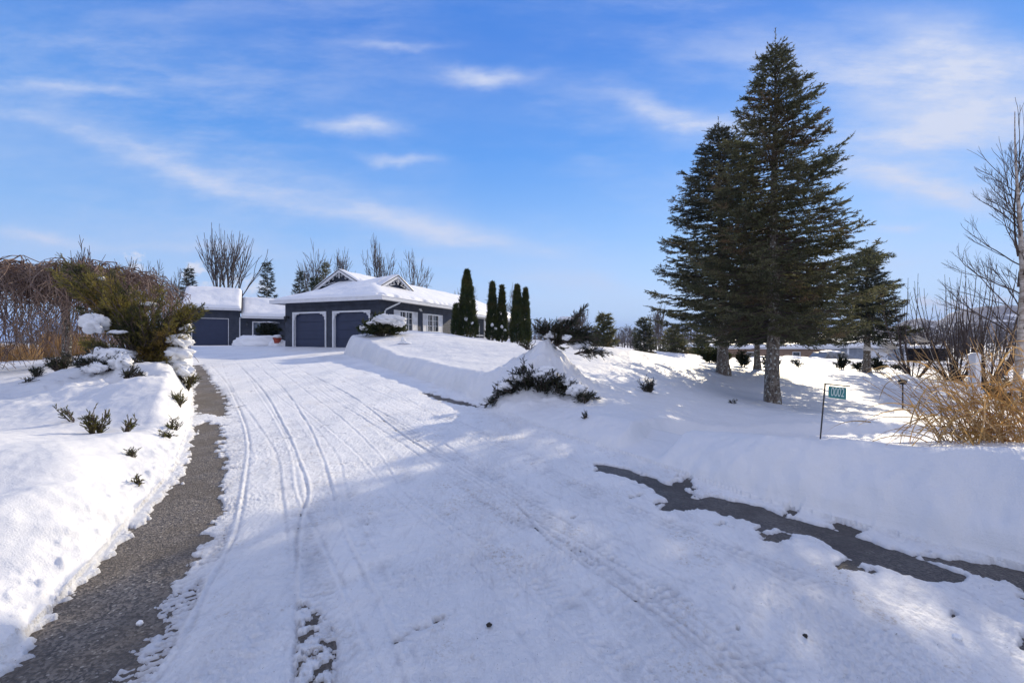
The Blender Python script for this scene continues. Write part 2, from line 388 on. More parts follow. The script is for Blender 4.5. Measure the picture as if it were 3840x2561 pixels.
for k, f in enumerate((.20, .255, .33, .385, .455, .50, .545, .585, .62, .68, .74, .79)):
    pts = [np.array(gpx(*a))*(1-f-.02*sin(k*2.3+i*.9))+np.array(gpx(*b))*(f+.02*sin(k*2.3+i*.9)) for i, (a, b) in enumerate(zip(EL, ER))]
    TRACKS.append((spl([tuple(q) for q in pts], 5), (.05, .085, .04)[k % 3], (.0, .55, .15)[k % 3], (.0055, .007, .004)[k % 3], 1 if k % 2 else -1))
def drive_detail(x, y):
    """snow thickness over the asphalt, negative where it is bare"""
    n1 = fbm(x*3, y*3, 4, 31); n2 = fbm(x*14, y*14, 3, 33); n3 = fbm(x*45, y*45, 2, 35)
    rot = radians(-55); u = x*cos(rot)+y*sin(rot); w = -x*sin(rot)+y*cos(rot)
    streak = fbm(u*9, w*1.1, 3, 37)
    near = sstep(14, 4, np.hypot(x, y))
    t = .022+.006*n1+.0035*n2*near+.0022*n3*near+.004*streak
    rough = sstep(.15, .6, fbm(x*1.1+3, y*1.1, 3, 41)); t = t+rough*(.007*np.abs(n2)+.005*n3)*near
    bare = np.zeros(x.shape)
    for poly, amp in BARE:
        d = sdist(x, y, poly)+amp*(fbm(x*6, y*6, 4, 43)+.5*n2)+amp*.7*streak
        bare = np.maximum(bare, sstep(.03, -.02, d-(.018 if amp < .035 else 0)))
    for pts, hw, tread, ridge, sd in TRACKS:
        q, arc, side = seg_dist(x, y, pts)
        q = q+.006*pnoise(arc*4, arc*0, 5)
        brk = .65+.35*pnoise(arc*1.2, arc*0+3, 6)
        off = q*side*sd
        fw = .8+.4*pnoise(arc*2.3, arc*0+8, 9)
        t = t+ridge*1.05*brk*fw*np.exp(-((off)/.012)**2)-ridge*1.45*brk*np.exp(-((off+.028)/.016)**2)
        inb = sstep(-.02, .02, off)*sstep(hw*2+.03, hw*2-.03, off)*sstep(11, 6, np.hypot(x, y))
        rib = np.sin(arc*2*pi/.052+off*28+2.6*pnoise(arc*7, off*22, 7))*(.5+.9*pnoise(arc*4, off*14, 8))
        t = t+inb*tread*((.010 if tread > .9 else .0065)*rib-.009)
        if tread > .9: bare = np.maximum(bare, inb*sstep(4.2, 2.6, y)*.55*sstep(.25, .5, .5*rib+.35*n1+.2))
    # worn-through tread right in front of the camera, and scattered small holes
    d = sdist(x, y, PX([(672, 1620), (680, 1390), (700, 1385), (752, 1420), (775, 1480), (765, 1620)]))
    bare = np.maximum(bare, sstep(.03, -.05, d)*sstep(-.05, .35, n2+.4*n3+.1*n1))
    hole = fbm(u*4.5+9, w*2.0, 4, 51)
    band = sstep(.9, .1, np.abs(sdist(x, y, BARE[2][0])))+.5*sstep(1.0, .1, np.abs(sdist(x, y, BARE[4][0])))+.45*sstep(.7, .0, np.abs(sdist(x, y, BARE[1][0])))+.8*sstep(.5, 0, np.abs(sdist(x, y, BARE[7][0])))
    bare = np.maximum(bare, sstep(.5, .7, hole*.75+.42*band+.15*n2-.20)*.8)
    return t*(1-bare)-.02*bare

M_SNOW = snow_mat('lawn_snow', 'ground'); M_DSNOW = snow_mat('packed_snow', 'drive'); M_CAP = snow_mat('settled_snow', 'cap')

def build_ground():
    a = np.concatenate([np.arange(-180, -60, 1.6), np.arange(-60, -56, .4), np.arange(-56, 56, .105), np.arange(56, 60, .4), np.arange(60, 180, 1.6)])
    a = np.radians(a)
    r = [.3]
    while r[-1] < 62: r.append(r[-1]*1.0048 if r[-1] > 1.4 else r[-1]*1.03)
    while r[-1] < 5000: r.append(r[-1]*1.06)
    r = np.array(r)
    R, A = np.meshgrid(r, a, indexing='ij'); X = (R*np.sin(A)); Y = (R*np.cos(A))
    # slip the rings a little so that nothing lines up with them
    x = X.ravel(); y = Y.ravel(); n = len(x); na = len(a)
    d = sdist(x, y, DRIVE); z = snow_z(x, y, d)
    m = (d < .25) & (np.hypot(x, y) < 45)
    t = np.zeros(n); t[m] = drive_detail(x[m], y[m])
    k = sstep(.10, -.02, d)
    z = z+t*k+(1-k)*.02*sstep(.45, .1, d)
    thin = np.where(m, 1-np.clip((t-.003)/.015, 0, 1), 0.)
    V = np.stack([x, y, z], axis=1)
    V = np.concatenate([V, [[0, 0, 0.02]]])
    i = np.arange((len(r)-1)*na).reshape(len(r)-1, na)
    j = np.roll(i, -1, axis=1)
    Q = np.stack([i, i+na, j+na, j], axis=-1).reshape(-1, 4)[:, ::-1]
    dr = (d[Q] < .02).all(axis=1)
    ring = np.stack([np.full(na, n), np.arange(na), np.roll(np.arange(na), -1)], axis=1)[:, ::-1]
    def sub(name, faces, mat, extra=None):
        used, inv = np.unique(faces, return_inverse=True)
        parts = [(V[used], inv.reshape(faces.shape))]
        if extra is not None: parts.append((V, extra))
        o = mk(name, parts, mat, None, True)
        if extra is None and name == 'driveway_snow':
            at_ = o.data.attributes.new('thin', 'FLOAT', 'POINT'); at_.data.foreach_set('value', thin[used].astype(np.float32))
        return o
    o = sub('snow_ground', Q[~dr], M_SNOW); o.shadow_terminator_geometry_offset = .15; o.shadow_terminator_shading_offset = .05
    tag(o, 'deep smooth snow over the lawns, ploughed into banks along the driveway', kind='structure')
    o = sub('driveway_snow', Q[dr], M_DSNOW)
    tag(o, 'thin packed snow with tyre tracks over the driveway', kind='structure')

def build_asphalt():
    m, nt, out = newmat('asphalt'); v = coords(nt)
    vo = nt.nodes.new('ShaderNodeTexVoronoi'); vo.inputs['Scale'].default_value = 85; nt.links.new(v, vo.inputs['Vector'])
    sep = nt.nodes.new('ShaderNodeSeparateColor'); nt.links.new(vo.outputs['Color'], sep.inputs[0])
    c = mixcol(nt, maprange(nt, sep.outputs[0], .1, .95), (.062, .054, .046), (.24, .205, .165))
    c = mixcol(nt, maprange(nt, sep.outputs[1], .955, .98), c, (.42, .38, .32))
    n0 = noise(nt, v, 2.6, 6, .72); c = mixcol(nt, maprange(nt, n0, .62, .76, 0, .3), c, (.42, .39, .34))
    wv = nt.nodes.new('ShaderNodeVectorMath'); wv.operation = 'ADD'; nw_ = nt.nodes.new('ShaderNodeTexNoise'); nw_.inputs['Scale'].default_value = 2.; nt.links.new(v, nw_.inputs['Vector']); nt.links.new(nw_.outputs[1], wv.inputs[0]); nt.links.new(v, wv.inputs[1])
    ck = nt.nodes.new('ShaderNodeTexVoronoi'); ck.feature = 'DISTANCE_TO_EDGE'; ck.inputs['Scale'].default_value = 1.1; nt.links.new(wv.outputs[0], ck.inputs['Vector'])
    c = mixcol(nt, maprange(nt, ck.outputs['Distance'], .0, .010, .75, 0.), c, (.02, .02, .02))
    n1 = noise(nt, v, 1.6, 5, .65); c = mixcol(nt, maprange(nt, n1, .38, .66, 0, .75), c, (.115, .098, .080))
    n2 = noise(nt, v, .7, 4, .6); c = mixcol(nt, maprange(nt, n2, .5, .7, 0, .5), c, (.20, .165, .13))
    g = noise(nt, v, 150., 2, .6)
    sx = nt.nodes.new('ShaderNodeSeparateXYZ'); nt.links.new(v, sx.inputs[0]); right_dark = maprange(nt, sx.outputs[0], -2.0, .2)  # asphalt gets darker and a little smoother towards the right
    c = mixcol(nt, mathn(nt, 'MULTIPLY', right_dark, .62), c, (.022, .022, .026))
    rr = mathn(nt, 'SUBTRACT', maprange(nt, n1, .3, .7, .5, .85), mathn(nt, 'MULTIPLY', right_dark, .2))
    principled(nt, out, c, rr, .4, normal=bump(nt, g, .003, 1., bump(nt, vo.outputs['Distance'], .006, .9)))
    xs = np.arange(-32, 16.1, .5); ys = np.arange(-10, 44.1, .5)
    X, Y = np.meshgrid(xs, ys); x = X.ravel(); y = Y.ravel()
    keep = sdist(x, y, DRIVE) < .9
    V = np.stack([x, y, ramp(x, y)+.001], axis=1)
    nx = len(xs); i = np.arange(len(ys)*nx).reshape(len(ys), nx)
    Q = np.stack([i[:-1, :-1], i[:-1, 1:], i[1:, 1:], i[1:, :-1]], axis=-1).reshape(-1, 4)
    Q = Q[keep[Q].all(axis=1)]
    # keep the sheet under the snow beyond the edge
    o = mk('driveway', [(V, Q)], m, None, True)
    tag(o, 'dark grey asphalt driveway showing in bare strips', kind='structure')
build_ground(); build_asphalt()
# ------------------------------------------------------------------ plants
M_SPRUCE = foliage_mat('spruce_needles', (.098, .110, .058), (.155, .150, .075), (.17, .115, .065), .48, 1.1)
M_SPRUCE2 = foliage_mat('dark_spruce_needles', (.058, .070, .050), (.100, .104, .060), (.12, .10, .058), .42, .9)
M_JUNI = foliage_mat('juniper_sprays', (.050, .068, .022), (.27, .225, .045), (.36, .23, .055), .45, 1.7)
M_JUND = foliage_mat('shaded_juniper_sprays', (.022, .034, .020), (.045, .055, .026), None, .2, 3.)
M_CEDAR = foliage_mat('cedar_foliage', (.038, .058, .020), (.075, .085, .028), (.12, .10, .032), .3, 1.6)
M_BARK = bark_mat('spruce_bark', (.085, .066, .052), (.24, .205, .165), (1, 1, .5), 16., .03, (.50, .52, .48))
M_TWIG = bark_mat('grey_twig_bark', (.070, .060, .060), (.15, .13, .12), (1, 1, .3), 6., .004)
M_DTWIG = bark_mat('dark_twig_bark', (.060, .045, .038), (.13, .10, .085), (1, 1, .3), 6., .004)
M_WILLOW = bark_mat('weeping_twig_bark', (.10, .062, .052), (.27, .20, .16), (1, 1, .3), 4., .004)
M_BIRCH = bark_mat('birch_bark', (.30, .24, .19), (.62, .56, .50), (1, 1, 2.5), 5., .01)

def conifer(name, label, cat, loc, H, R, base, nb, seed, mat, group=None, twig=.34, nl=.10, nw=.026, per_m=34, droop=.25, tr=.15, top_bare=.06, shape=.8, ntw=20, trunk_mat=None, lean=0, dead=0, off=(0, 0), spread=48):
    rng = np.random.RandomState(seed)
    t = thing(name, loc, 0, label, cat, group)
    zz = np.linspace(-.3, H, 26); wob = .03*H/9
    path = [(off[0]*z/H+wob*sin(z*1.3+seed), off[1]*z/H+wob*cos(z*1.1+seed), z) for z in zz]
    rad = tr*np.power(np.clip(1-zz/(H*1.02), .012, 1), .85)*(1+.35*np.exp(-np.maximum(zz, 0)/.25))
    trunk = tube(path, rad, 12, True, .12, seed)
    P, D, L = [], [], []
    S0, S1, A0, A1 = [], [], [], []
    for i in range(nb):
        f = (i+rng.rand())/nb
        h = base+(H-base)*(1-(1-f)**1.15) if False else base+(H-base)*f**.92
        q = (h-base)/(H-base)
        prof = (1-q)**shape*(.80+.2*min(1, q/.12))+.03
        l = R*prof*(.66+.50*rng.rand())
        az = i*2.39996+rng.normal()*.35
        c = np.array([cos(az), sin(az), 0]); ux = np.interp(h, zz, [p[0] for p in path]); uy = np.interp(h, zz, [p[1] for p in path])
        up0 = -.16-droop*(1-q)*.6+.75*q*q; up1 = .42+.35*q
        n = max(4, int(l/.22)); pts = [np.array([ux, uy, h])]; dv = []
        for k in range(n):
            s = (k+.5)/n; e = up0*(1-s)+(up1-.25*droop)*s*s*1.0+rng.normal()*.04
            d = nrm(c*1.0+np.array([rng.normal()*.05, rng.normal()*.05, e])); pts.append(pts[-1]+d*l/n); dv.append(d)
        r0 = .010+.018*l/2.2
        for k in range(n):
            S0.append(pts[k]); S1.append(pts[k+1]); A0.append(r0*(1-k/n)+.003); A1.append(r0*(1-(k+1)/n)+.003)
        m = max(5, int(ntw*(l/1.6)**.8*(.8+.4*rng.rand())))
        ss = .16+.84*np.sort(rng.rand(m))**.85
        for s in ss:
            k = min(n-1, int(s*n)); p = pts[k]+(pts[k+1]-pts[k])*(s*n-k)
            sgn = 1 if rng.rand() < .5 else -1
            side = np.cross(dv[k], [0, 0, 1.])*sgn
            a = radians(48+rng.normal()*12)
            d = nrm(dv[k]*cos(a)+side*sin(a)+np.array([0, 0, -.10-.28*droop*(1-q)+rng.normal()*.12]))
            tl = twig*(.5+.75*sin(min(1, s*1.05)*pi*.86))*(.65+.35*min(1, l/1.5))*(.7+.6*rng.rand())
            P.append(p); D.append(d); L.append(tl)
            if tl > .24:     # secondary twiglets
                for _ in range(2):
                    g = rng.rand()*.6+.25; P.append(p+d*tl*g); D.append(nrm(d+np.cross(d, [0, 0, 1.])*(rng.rand()*2-1)*1.1+np.array([0, 0, rng.normal()*.2]))); L.append(tl*.5)
        P.append(pts[-2]); D.append(dv[-1]); L.append(l/n+.08)
        # needles on the outer limb itself
        for k in range(n//2, n): P.append(pts[k]); D.append(dv[k]); L.append(l/n)
    # leader
    for _ in range(5):
        P.append(np.array([off[0], off[1], H*(1-.03*_)])); aa = rng.rand()*6.28; D.append(nrm(np.array([cos(aa)*.4*(_ > 0), sin(aa)*.4*(_ > 0), 1.]))); L.append(H*top_bare)
    for i in range(int(nb*1.6)):     # short growth close to the trunk
        h = base+(H-base)*rng.rand()**1.2*.8; az = rng.rand()*6.283; rr = R*(1-(h-base)/(H-base))*(.05+.28*rng.rand()); P.append(np.array([cos(az)*rr+off[0]*h/H, sin(az)*rr+off[1]*h/H, h])); D.append(nrm(np.array([cos(az+rng.normal()), sin(az+rng.normal()), rng.normal()*.35]))); L.append(twig*(.6+.8*rng.rand()))
    P, D, L = np.array(P), np.array(D), np.array(L)
    S0 += list(P); S1 += list(P+D*L[:, None]); A0 += [.005]*len(P); A1 += [.0025]*len(P)
    if dead:
        for _ in range(dead):
            h = base-.5+rng.rand()*1.2; az = rng.rand()*6.28; q = np.array([0, 0, h]); d = nrm(np.array([cos(az), sin(az), -.15])); ln = .4+rng.rand()*1.1
            for k in range(3): S0.append(q); q = q+d*ln/3; d = nrm(d+rng.normal(size=3)*.15); S1.append(q); A0.append(.009-.002*k); A1.append(.007-.002*k)
    mk('trunk', trunk, trunk_mat or M_BARK, t, True)
    mk('limbs', seg_tubes(S0, S1, A0, A1, 3), M_DTWIG, t, True)
    mk('crown', needles(P, D, L, per_m, nl, nw, radians(spread), rng), mat, t)
    return t

def grow(rng, p, d, l, r, depth, S, spread=.45, up=.18, nseg=4, kids=(2, 4), lf=.72, wander=.10, rmin=.004):
    pts = [p]
    for k in range(nseg):
        d = nrm(d+rng.normal(size=3)*wander+np.array([0, 0, up*.25])); q = pts[-1]+d*l/nseg
        S.append((pts[-1], q, r*(1-.35*k/nseg), r*(1-.35*(k+1)/nseg))); pts.append(q)
    if depth <= 0: return
    n = rng.randint(kids[0], kids[1]+1)
    for i in range(n):
        s = .35+.65*(i+rng.rand())/n; k = min(nseg-1, int(s*nseg)); b = pts[k]+(pts[k+1]-pts[k])*(s*nseg-k)
        side = nrm(np.cross(d, rng.normal(size=3))); nd2 = nrm(d+side*spread*(.7+.6*rng.rand())*1.3+np.array([0, 0, up]))
        grow(rng, b, nd2, l*lf*(.75+.4*rng.rand()), max(rmin, r*.55), depth-1, S, spread, up, nseg, kids, lf, wander, rmin)
    grow(rng, pts[-1], d, l*lf*.9, max(rmin, r*.62), depth-1, S, spread, up, nseg, kids, lf, wander, rmin)

def bare_tree(name, label, cat, loc, H, W, seed, stems=1, mat=None, depth=4, trunk_h=.25, r=.12, group=None, rmin=.008, spread=.42, up=.2, first=.30, lean=(0, 0), twr=None, kids=(2, 4)):
    rng = np.random.RandomState(seed); t = thing(name, loc, 0, label, cat, group); S = []; T = []
    for s in range(stems):
        az = 2*pi*(s+rng.rand()*.5)/stems; o = W/H*(.65 if stems > 1 else 0)*(.35+.9*rng.rand())
        d = nrm(np.array([cos(az)*o+lean[0], sin(az)*o+lean[1], 1.])); p = np.array([cos(az)*.12*(stems > 1), sin(az)*.12*(stems > 1), -.2])
        rr = r*(.7+.5*rng.rand()) if stems > 1 else r
        tl = H*trunk_h*(.85+.3*rng.rand()); pts = [p]
        for k in range(5): d = nrm(d+rng.normal(size=3)*.035); pts.append(pts[-1]+d*tl/5)
        T += tube(pts, np.linspace(rr*1.15, rr*.85, 6), 8, True, .06, seed)
        for b in range(3 if stems == 1 else 2):
            a2 = 2*pi*(b+rng.rand()*.6)/3; sd = np.array([cos(a2), sin(a2), 0]); wd = W/H*1.1 if stems == 1 else W/H*.5
            grow(rng, pts[-1], nrm(d+sd*wd*(.5+.7*rng.rand())), H*first*(.85+.3*rng.rand()), rr*.62, depth, S, spread, up, 4, kids, .68, .09, rmin)
    S0, S1, A0, A1 = [np.array(q) for q in zip(*S)]
    # fit to the height and width wanted
    top = S1[:, 2].max(); k = (H)/top; r95 = np.percentile(np.hypot(S1[:, 0], S1[:, 1]), 97); kr = W/2/r95
    sc = np.array([kr, kr, k]); S0 *= sc; S1 *= sc
    T = [(v*sc, f) for v, f in T]
    mk('trunk', T, mat or M_TWIG, t, True); mk('crown', seg_tubes(S0, S1, A0, A1, 4), mat or M_TWIG, t, True)
    return t

def sprays(curves, rng, tw=.22, n_per_m=26, per_m=60, nl=.045, nw=.014, ang=34, flat=.8, sag=.0):
    """feathery plumes along limb curves -> (limb segments, twig arrays)"""
    S0, S1, A0, A1, P, D, L = [], [], [], [], [], [], []
    for pts, rad, t0 in curves:
        pts = [np.array(p, float) for p in pts]; n = len(pts)-1
        seg = [np.linalg.norm(pts[i+1]-pts[i]) for i in range(n)]; tot = sum(seg); acc = 0
        for i in range(n):
            d = nrm(pts[i+1]-pts[i]); S0.append(pts[i]); S1.append(pts[i+1]); A0.append(rad*(1-i/n)+.003); A1.append(rad*(1-(i+1)/n)+.003)
            m = rng.poisson(seg[i]*n_per_m)
            for _ in range(m):
                g = rng.rand(); s = (acc+g*seg[i])/tot
                if s < t0: continue
                p = pts[i]+(pts[i+1]-pts[i])*g; r = nrm(np.cross(d, rng.normal(size=3)))
                a = radians(ang+rng.normal()*10); dd = nrm(d*cos(a)+r*sin(a)+np.array([0, 0, .10-sag]))
                l = tw*(.45+.9*rng.rand())*(1.15-.6*s); P.append(p+r*.01); D.append(dd); L.append(l)
                if l > .14:
                    for _k in range(3):
                        gg = .2+.7*rng.rand(); r2 = nrm(np.cross(dd, rng.normal(size=3))); P.append(P[-1-_k]*0+p+dd*l*gg); D.append(nrm(dd+r2*.55)); L.append(l*.5)
            acc += seg[i]
    return (S0, S1, A0, A1), (np.array(P), np.array(D), np.array(L))
def arc_curve(rng, p0, p1, lift=.3, n=9, jit=.04):
    p0 = np.array(p0, float); p1 = np.array(p1, float); out = []
    for i in range(n+1):
        s = i/n; q = p0+(p1-p0)*s; q[2] += lift*sin(pi*s)*np.linalg.norm(p1-p0)*.5; out.append(q+rng.normal(size=3)*jit*(0 < i)*s)
    return out
def blob_snow(parts, c, r, seed, n=14, rough=.28, flat=0):
    """one settled lump of snow"""
    u = np.linspace(0, pi, n); v = np.linspace(0, 2*pi, 2*n, endpoint=False)
    U, W = np.meshgrid(u, v, indexing='ij'); x = np.sin(U)*np.cos(W); y = np.sin(U)*np.sin(W); z = np.cos(U)
    k = 1+rough*(pnoise(x*1.6+seed, y*1.6+z*1.3, seed)+.5*pnoise(x*3.7+z*2.1, y*3.7-seed, seed+3)+.25*pnoise(x*8+z*5, y*8, seed+5))
    z2 = np.where(z < 0, z*(1-flat), z)
    V = np.stack([c[0]+x*k*r[0], c[1]+y*k*r[1], c[2]+z2*k*r[2]], axis=-1).reshape(-1, 3)
    m = 2*n; i = np.arange((n-1)*m).reshape(n-1, m); j = np.roll(i, -1, 1)
    parts.append((V, np.stack([i, i+m, j+m, j], -1).reshape(-1, 4)))
def shrub(name, label, cat, loc, curves, seed, mat, snow=None, group=None, limb=None, **kw):
    """curves in the shrub's own space"""
    rng = np.random.RandomState(seed); t = thing(name, loc, 0, label, cat, group)
    nk = {k: kw.pop(k) for k in ('per_m', 'nl', 'nw') if k in kw}
    (S0, S1, A0, A1), (P, D, L) = sprays(curves, rng, **kw)
    mk('limbs', seg_tubes(S0, S1, A0, A1, 4)+seg_tubes(P, P+D*L[:, None], .004, .002, 3), limb or M_DTWIG, t, True)
    mk('foliage', needles(P, D, L, nk.get('per_m', 60), nk.get('nl', .045), nk.get('nw', .014), radians(30), rng), mat, t)
    if snow:
        for i, (c, r) in enumerate(snow):
            parts = []; blob_snow(parts, c, r, seed+i, 20, .48); mk('snow_cap', parts, M_CAP, t, True)
    return t
def at(px, py_, D):
    """point at distance D on the line of sight through a place in the photograph"""
    return ((px-1175)/F*D, D, EYE+(784-py_)/F*D)
def on_ground(px, D): x = (px-1175)/F*D; return (x, D, ground_at(x, D))
# ------------------------------------------------------------------ the trees and shrubs of the photograph
def plant_all():
    rng = np.random.RandomState(3)
    # two big spruces on the lawn, a third behind
    g = 'spruces standing on the lawn'
    x, y, z = on_ground(1775, 11); conifer('spruce_tree', 'tallest spruce, grey trunk rising from the lawn just left of the number sign', 'tree', (x, y, z), 8.9, 2.45, 1.65, 290, 11, M_SPRUCE, g, tr=.165, ntw=20, per_m=84, off=(.05, 0), dead=14, shape=.76, nl=.050, nw=.020, twig=.29, spread=62)
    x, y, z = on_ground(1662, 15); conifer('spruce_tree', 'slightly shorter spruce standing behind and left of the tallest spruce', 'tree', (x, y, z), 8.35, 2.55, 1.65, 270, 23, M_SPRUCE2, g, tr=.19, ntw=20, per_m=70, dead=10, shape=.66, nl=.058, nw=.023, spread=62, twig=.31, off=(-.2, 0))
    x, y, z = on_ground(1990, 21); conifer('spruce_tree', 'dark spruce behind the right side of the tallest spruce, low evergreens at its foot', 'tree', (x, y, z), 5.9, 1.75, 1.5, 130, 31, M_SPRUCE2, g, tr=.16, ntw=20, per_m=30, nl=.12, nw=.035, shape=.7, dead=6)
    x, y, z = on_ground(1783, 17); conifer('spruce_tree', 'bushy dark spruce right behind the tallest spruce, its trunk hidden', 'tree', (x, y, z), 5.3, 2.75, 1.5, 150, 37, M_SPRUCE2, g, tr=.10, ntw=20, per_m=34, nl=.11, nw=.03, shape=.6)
    x, y, z = on_ground(1738, 20); conifer('pine_tree', 'brownish conifer with a slim pale trunk seen between the two big spruces', 'tree', (x, y, z), 4.3, 1.9, 1.2, 80, 41, M_SPRUCE, g, tr=.14, ntw=18, per_m=28, nl=.12, nw=.035, shape=.5)
    g = 'conifers beyond the lawn'
    for px, D, H, R, sd, lab in [(1385, 26, 2.15, .95, 51, 'small bushy conifer beyond the snow mound, left of the big spruces'),
        (1478, 30, 2.45, 1.0, 53, 'thin purplish conifer just left of the big spruces'), (1545, 34, 2.2, 1.5, 55, 'low spreading conifer peeping out left of the second spruce trunk'),
        (1610, 36, 2.3, 1.6, 56, 'low conifer behind the second spruce trunk')]:
        x, y, z = on_ground(px, D); conifer('conifer_tree', lab, 'tree', (x, y, z), H, R, .2, 60, sd, M_SPRUCE if sd != 53 else M_SPRUCE2, g, tr=.07, ntw=14, per_m=22, nl=.16, nw=.05, shape=.8)
    g = 'conifers behind the buildings'
    for px, D, top, R, sd, m, lab in [(613, 46, 605, 1.55, 61, M_SPRUCE2, 'open blue-green spruce rising behind the low wing, apart from the others'),
        (432, 44, 618, 1.5, 63, M_SPRUCE2, 'dark spruce behind the left end of the outbuilding roof'),
        (688, 47, 626, 1.2, 65, M_SPRUCE2, 'sparse dark spruce, leftmost of the three beside the house gable'),
        (722, 44, 640, .6, 67, M_CEDAR, 'narrow dark cedar between two conifers left of the house gable'),
        (746, 46, 605, .95, 69, M_SPRUCE, 'tallest brown-green conifer just left of the house gable')]:
        x, y, z = on_ground(px, D); H = EYE+(784-top)/F*D-z
        conifer('conifer_tree', lab, 'tree', (x, y, z), H, R, .6, 80, sd, m, g, tr=.10, ntw=16, per_m=18, nl=.20, nw=.055, twig=.42, shape=.85 if R > 1 else .5)
    # bare deciduous trees
    g = 'bare trees behind the house'
    for px, D, top, W, sd, stems, lab, kw in [
        (517, 46, 512, 6.2, 71, 12, 'wide fan-shaped bare tree of many stems behind the outbuilding', dict(r=.085, trunk_h=.50, depth=1, spread=.42, up=.10, first=.44, rmin=.016, kids=(6, 9))),
        (292, 36, 585, 2.7, 73, 3, 'bare tree behind the big juniper, leftmost in its pair', dict(r=.07)),
        (355, 36, 590, 3.6, 74, 3, 'twisting bare tree right behind the big juniper', dict(r=.08)),
        (400, 40, 612, 2.4, 75, 2, 'slender bare tree left of the outbuilding', dict(r=.05)),
        (712, 50, 548, 4.6, 76, 3, 'spreading bare tree above the conifers left of the house gable', dict(r=.11)),
        (785, 52, 565, 3.2, 77, 3, 'bare tree directly behind the house gable', dict(r=.08)),
        (870, 50, 540, 4.2, 78, 3, 'bare tree standing above the middle of the house roof', dict(r=.11)),
        (952, 48, 572, 3.7, 79, 1, 'rounded bare tree above the right slope of the garage roof', dict(r=.10)),
        (1068, 66, 648, 5.4, 80, 3, 'low bare tree showing behind the tallest cedar', dict(r=.09)),
        (1180, 64, 650, 3.5, 81, 2, 'thin bare tree showing between the cedars', dict(r=.06)),
        (188, 26, 540, 2.0, 82, 3, 'bare upright tree sticking up out of the weeping tree', dict(r=.04)),
        (1330, 48, 700, 2.0, 83, 4, 'sparse bare saplings behind the snow mound juniper', dict(r=.03)),
        (1510, 50, 690, 2.2, 84, 3, 'bare tree behind the thin purplish conifer', dict(r=.06))]:
        x, y, z = on_ground(px, D); H = EYE+(784-top)/F*D-z
        k = dict(depth=3, trunk_h=.2, rmin=.020, spread=.75, up=.07, kids=(2, 4), first=.34); k.update(kw)
        bare_tree('bare_tree', lab, 'tree', (x, y, z), H, W, sd, stems, M_TWIG, group=g, **k)
    # birch at the right edge
    x, y, z = on_ground(2337, 10.5); bt = birch((x, y, z), EYE+(784-255)/F*10.5-z)
    # leafless multi-stemmed shrubs on the right
    g = 'leafless shrubs right of the spruces'
    for px, D, top, W, n, sd, lab in [(2095, 19, 600, 1.5, 16, 91, 'leafless shrub of thin upright rods nearest the spruces'), (2190, 18, 585, 1.8, 24, 92, 'leafless shrub of long upright rods left of the birch, in the middle of the three'),
        (2265, 17, 590, 1.9, 26, 93, 'dense leafless shrub of upright rods beside the birch')]:
        x, y, z = on_ground(px, D); rods((x, y, z), EYE+(784-top)/F*D-z, W, n, sd, lab, g)
    weeping()
    junipers()
    cedars()
    grass_clump()
    small_twigs()

def birch(loc, H):
    rng = np.random.RandomState(88); t = thing('birch_tree', loc, 0, 'tall bare birch with a pale slender trunk at the right edge', 'tree'); S = []
    zz = np.linspace(-.2, H, 22); P = [np.array([.10*sin(z*.8), .08*cos(z*.7), z]) for z in zz]
    mk('trunk', tube(P, .085*np.clip(1-zz/(H*1.02), .05, 1)**.8, 10, True, .08, 4), M_BIRCH, t, True)
    for i in range(34):
        h = 1.6+(H-1.9)*((i+rng.rand())/46)**.9; az = i*2.4+rng.normal()*.4; q = (h/H)
        l = (1-q)*1.9+.35
        d = nrm(np.array([cos(az), sin(az), .75+.5*q])); p = np.array([.10*sin(h*.8), .08*cos(h*.7), h])
        grow(rng, p, d, l*.62, .017*(1-q)+.006, 3, S, .42, .22, 4, (2, 3), .62, .10, .003)
    # a second leader
    grow(rng, np.array([0, 0, H*.52]), nrm(np.array([-.32, .0, 1.])), H*.22, .026, 3, S, .3, .25, 4, (2, 3), .72, .07, .0035)
    grow(rng, np.array([0, 0, H*.42]), nrm(np.array([.35, .1, 1.])), H*.2, .03, 3, S, .3, .25, 4, (2, 3), .72, .07, .0035)
    S0, S1, A0, A1 = [np.array(q) for q in zip(*S)]
    mk('crown', seg_tubes(S0, S1, A0, A1, 4), M_DTWIG, t, True); return t

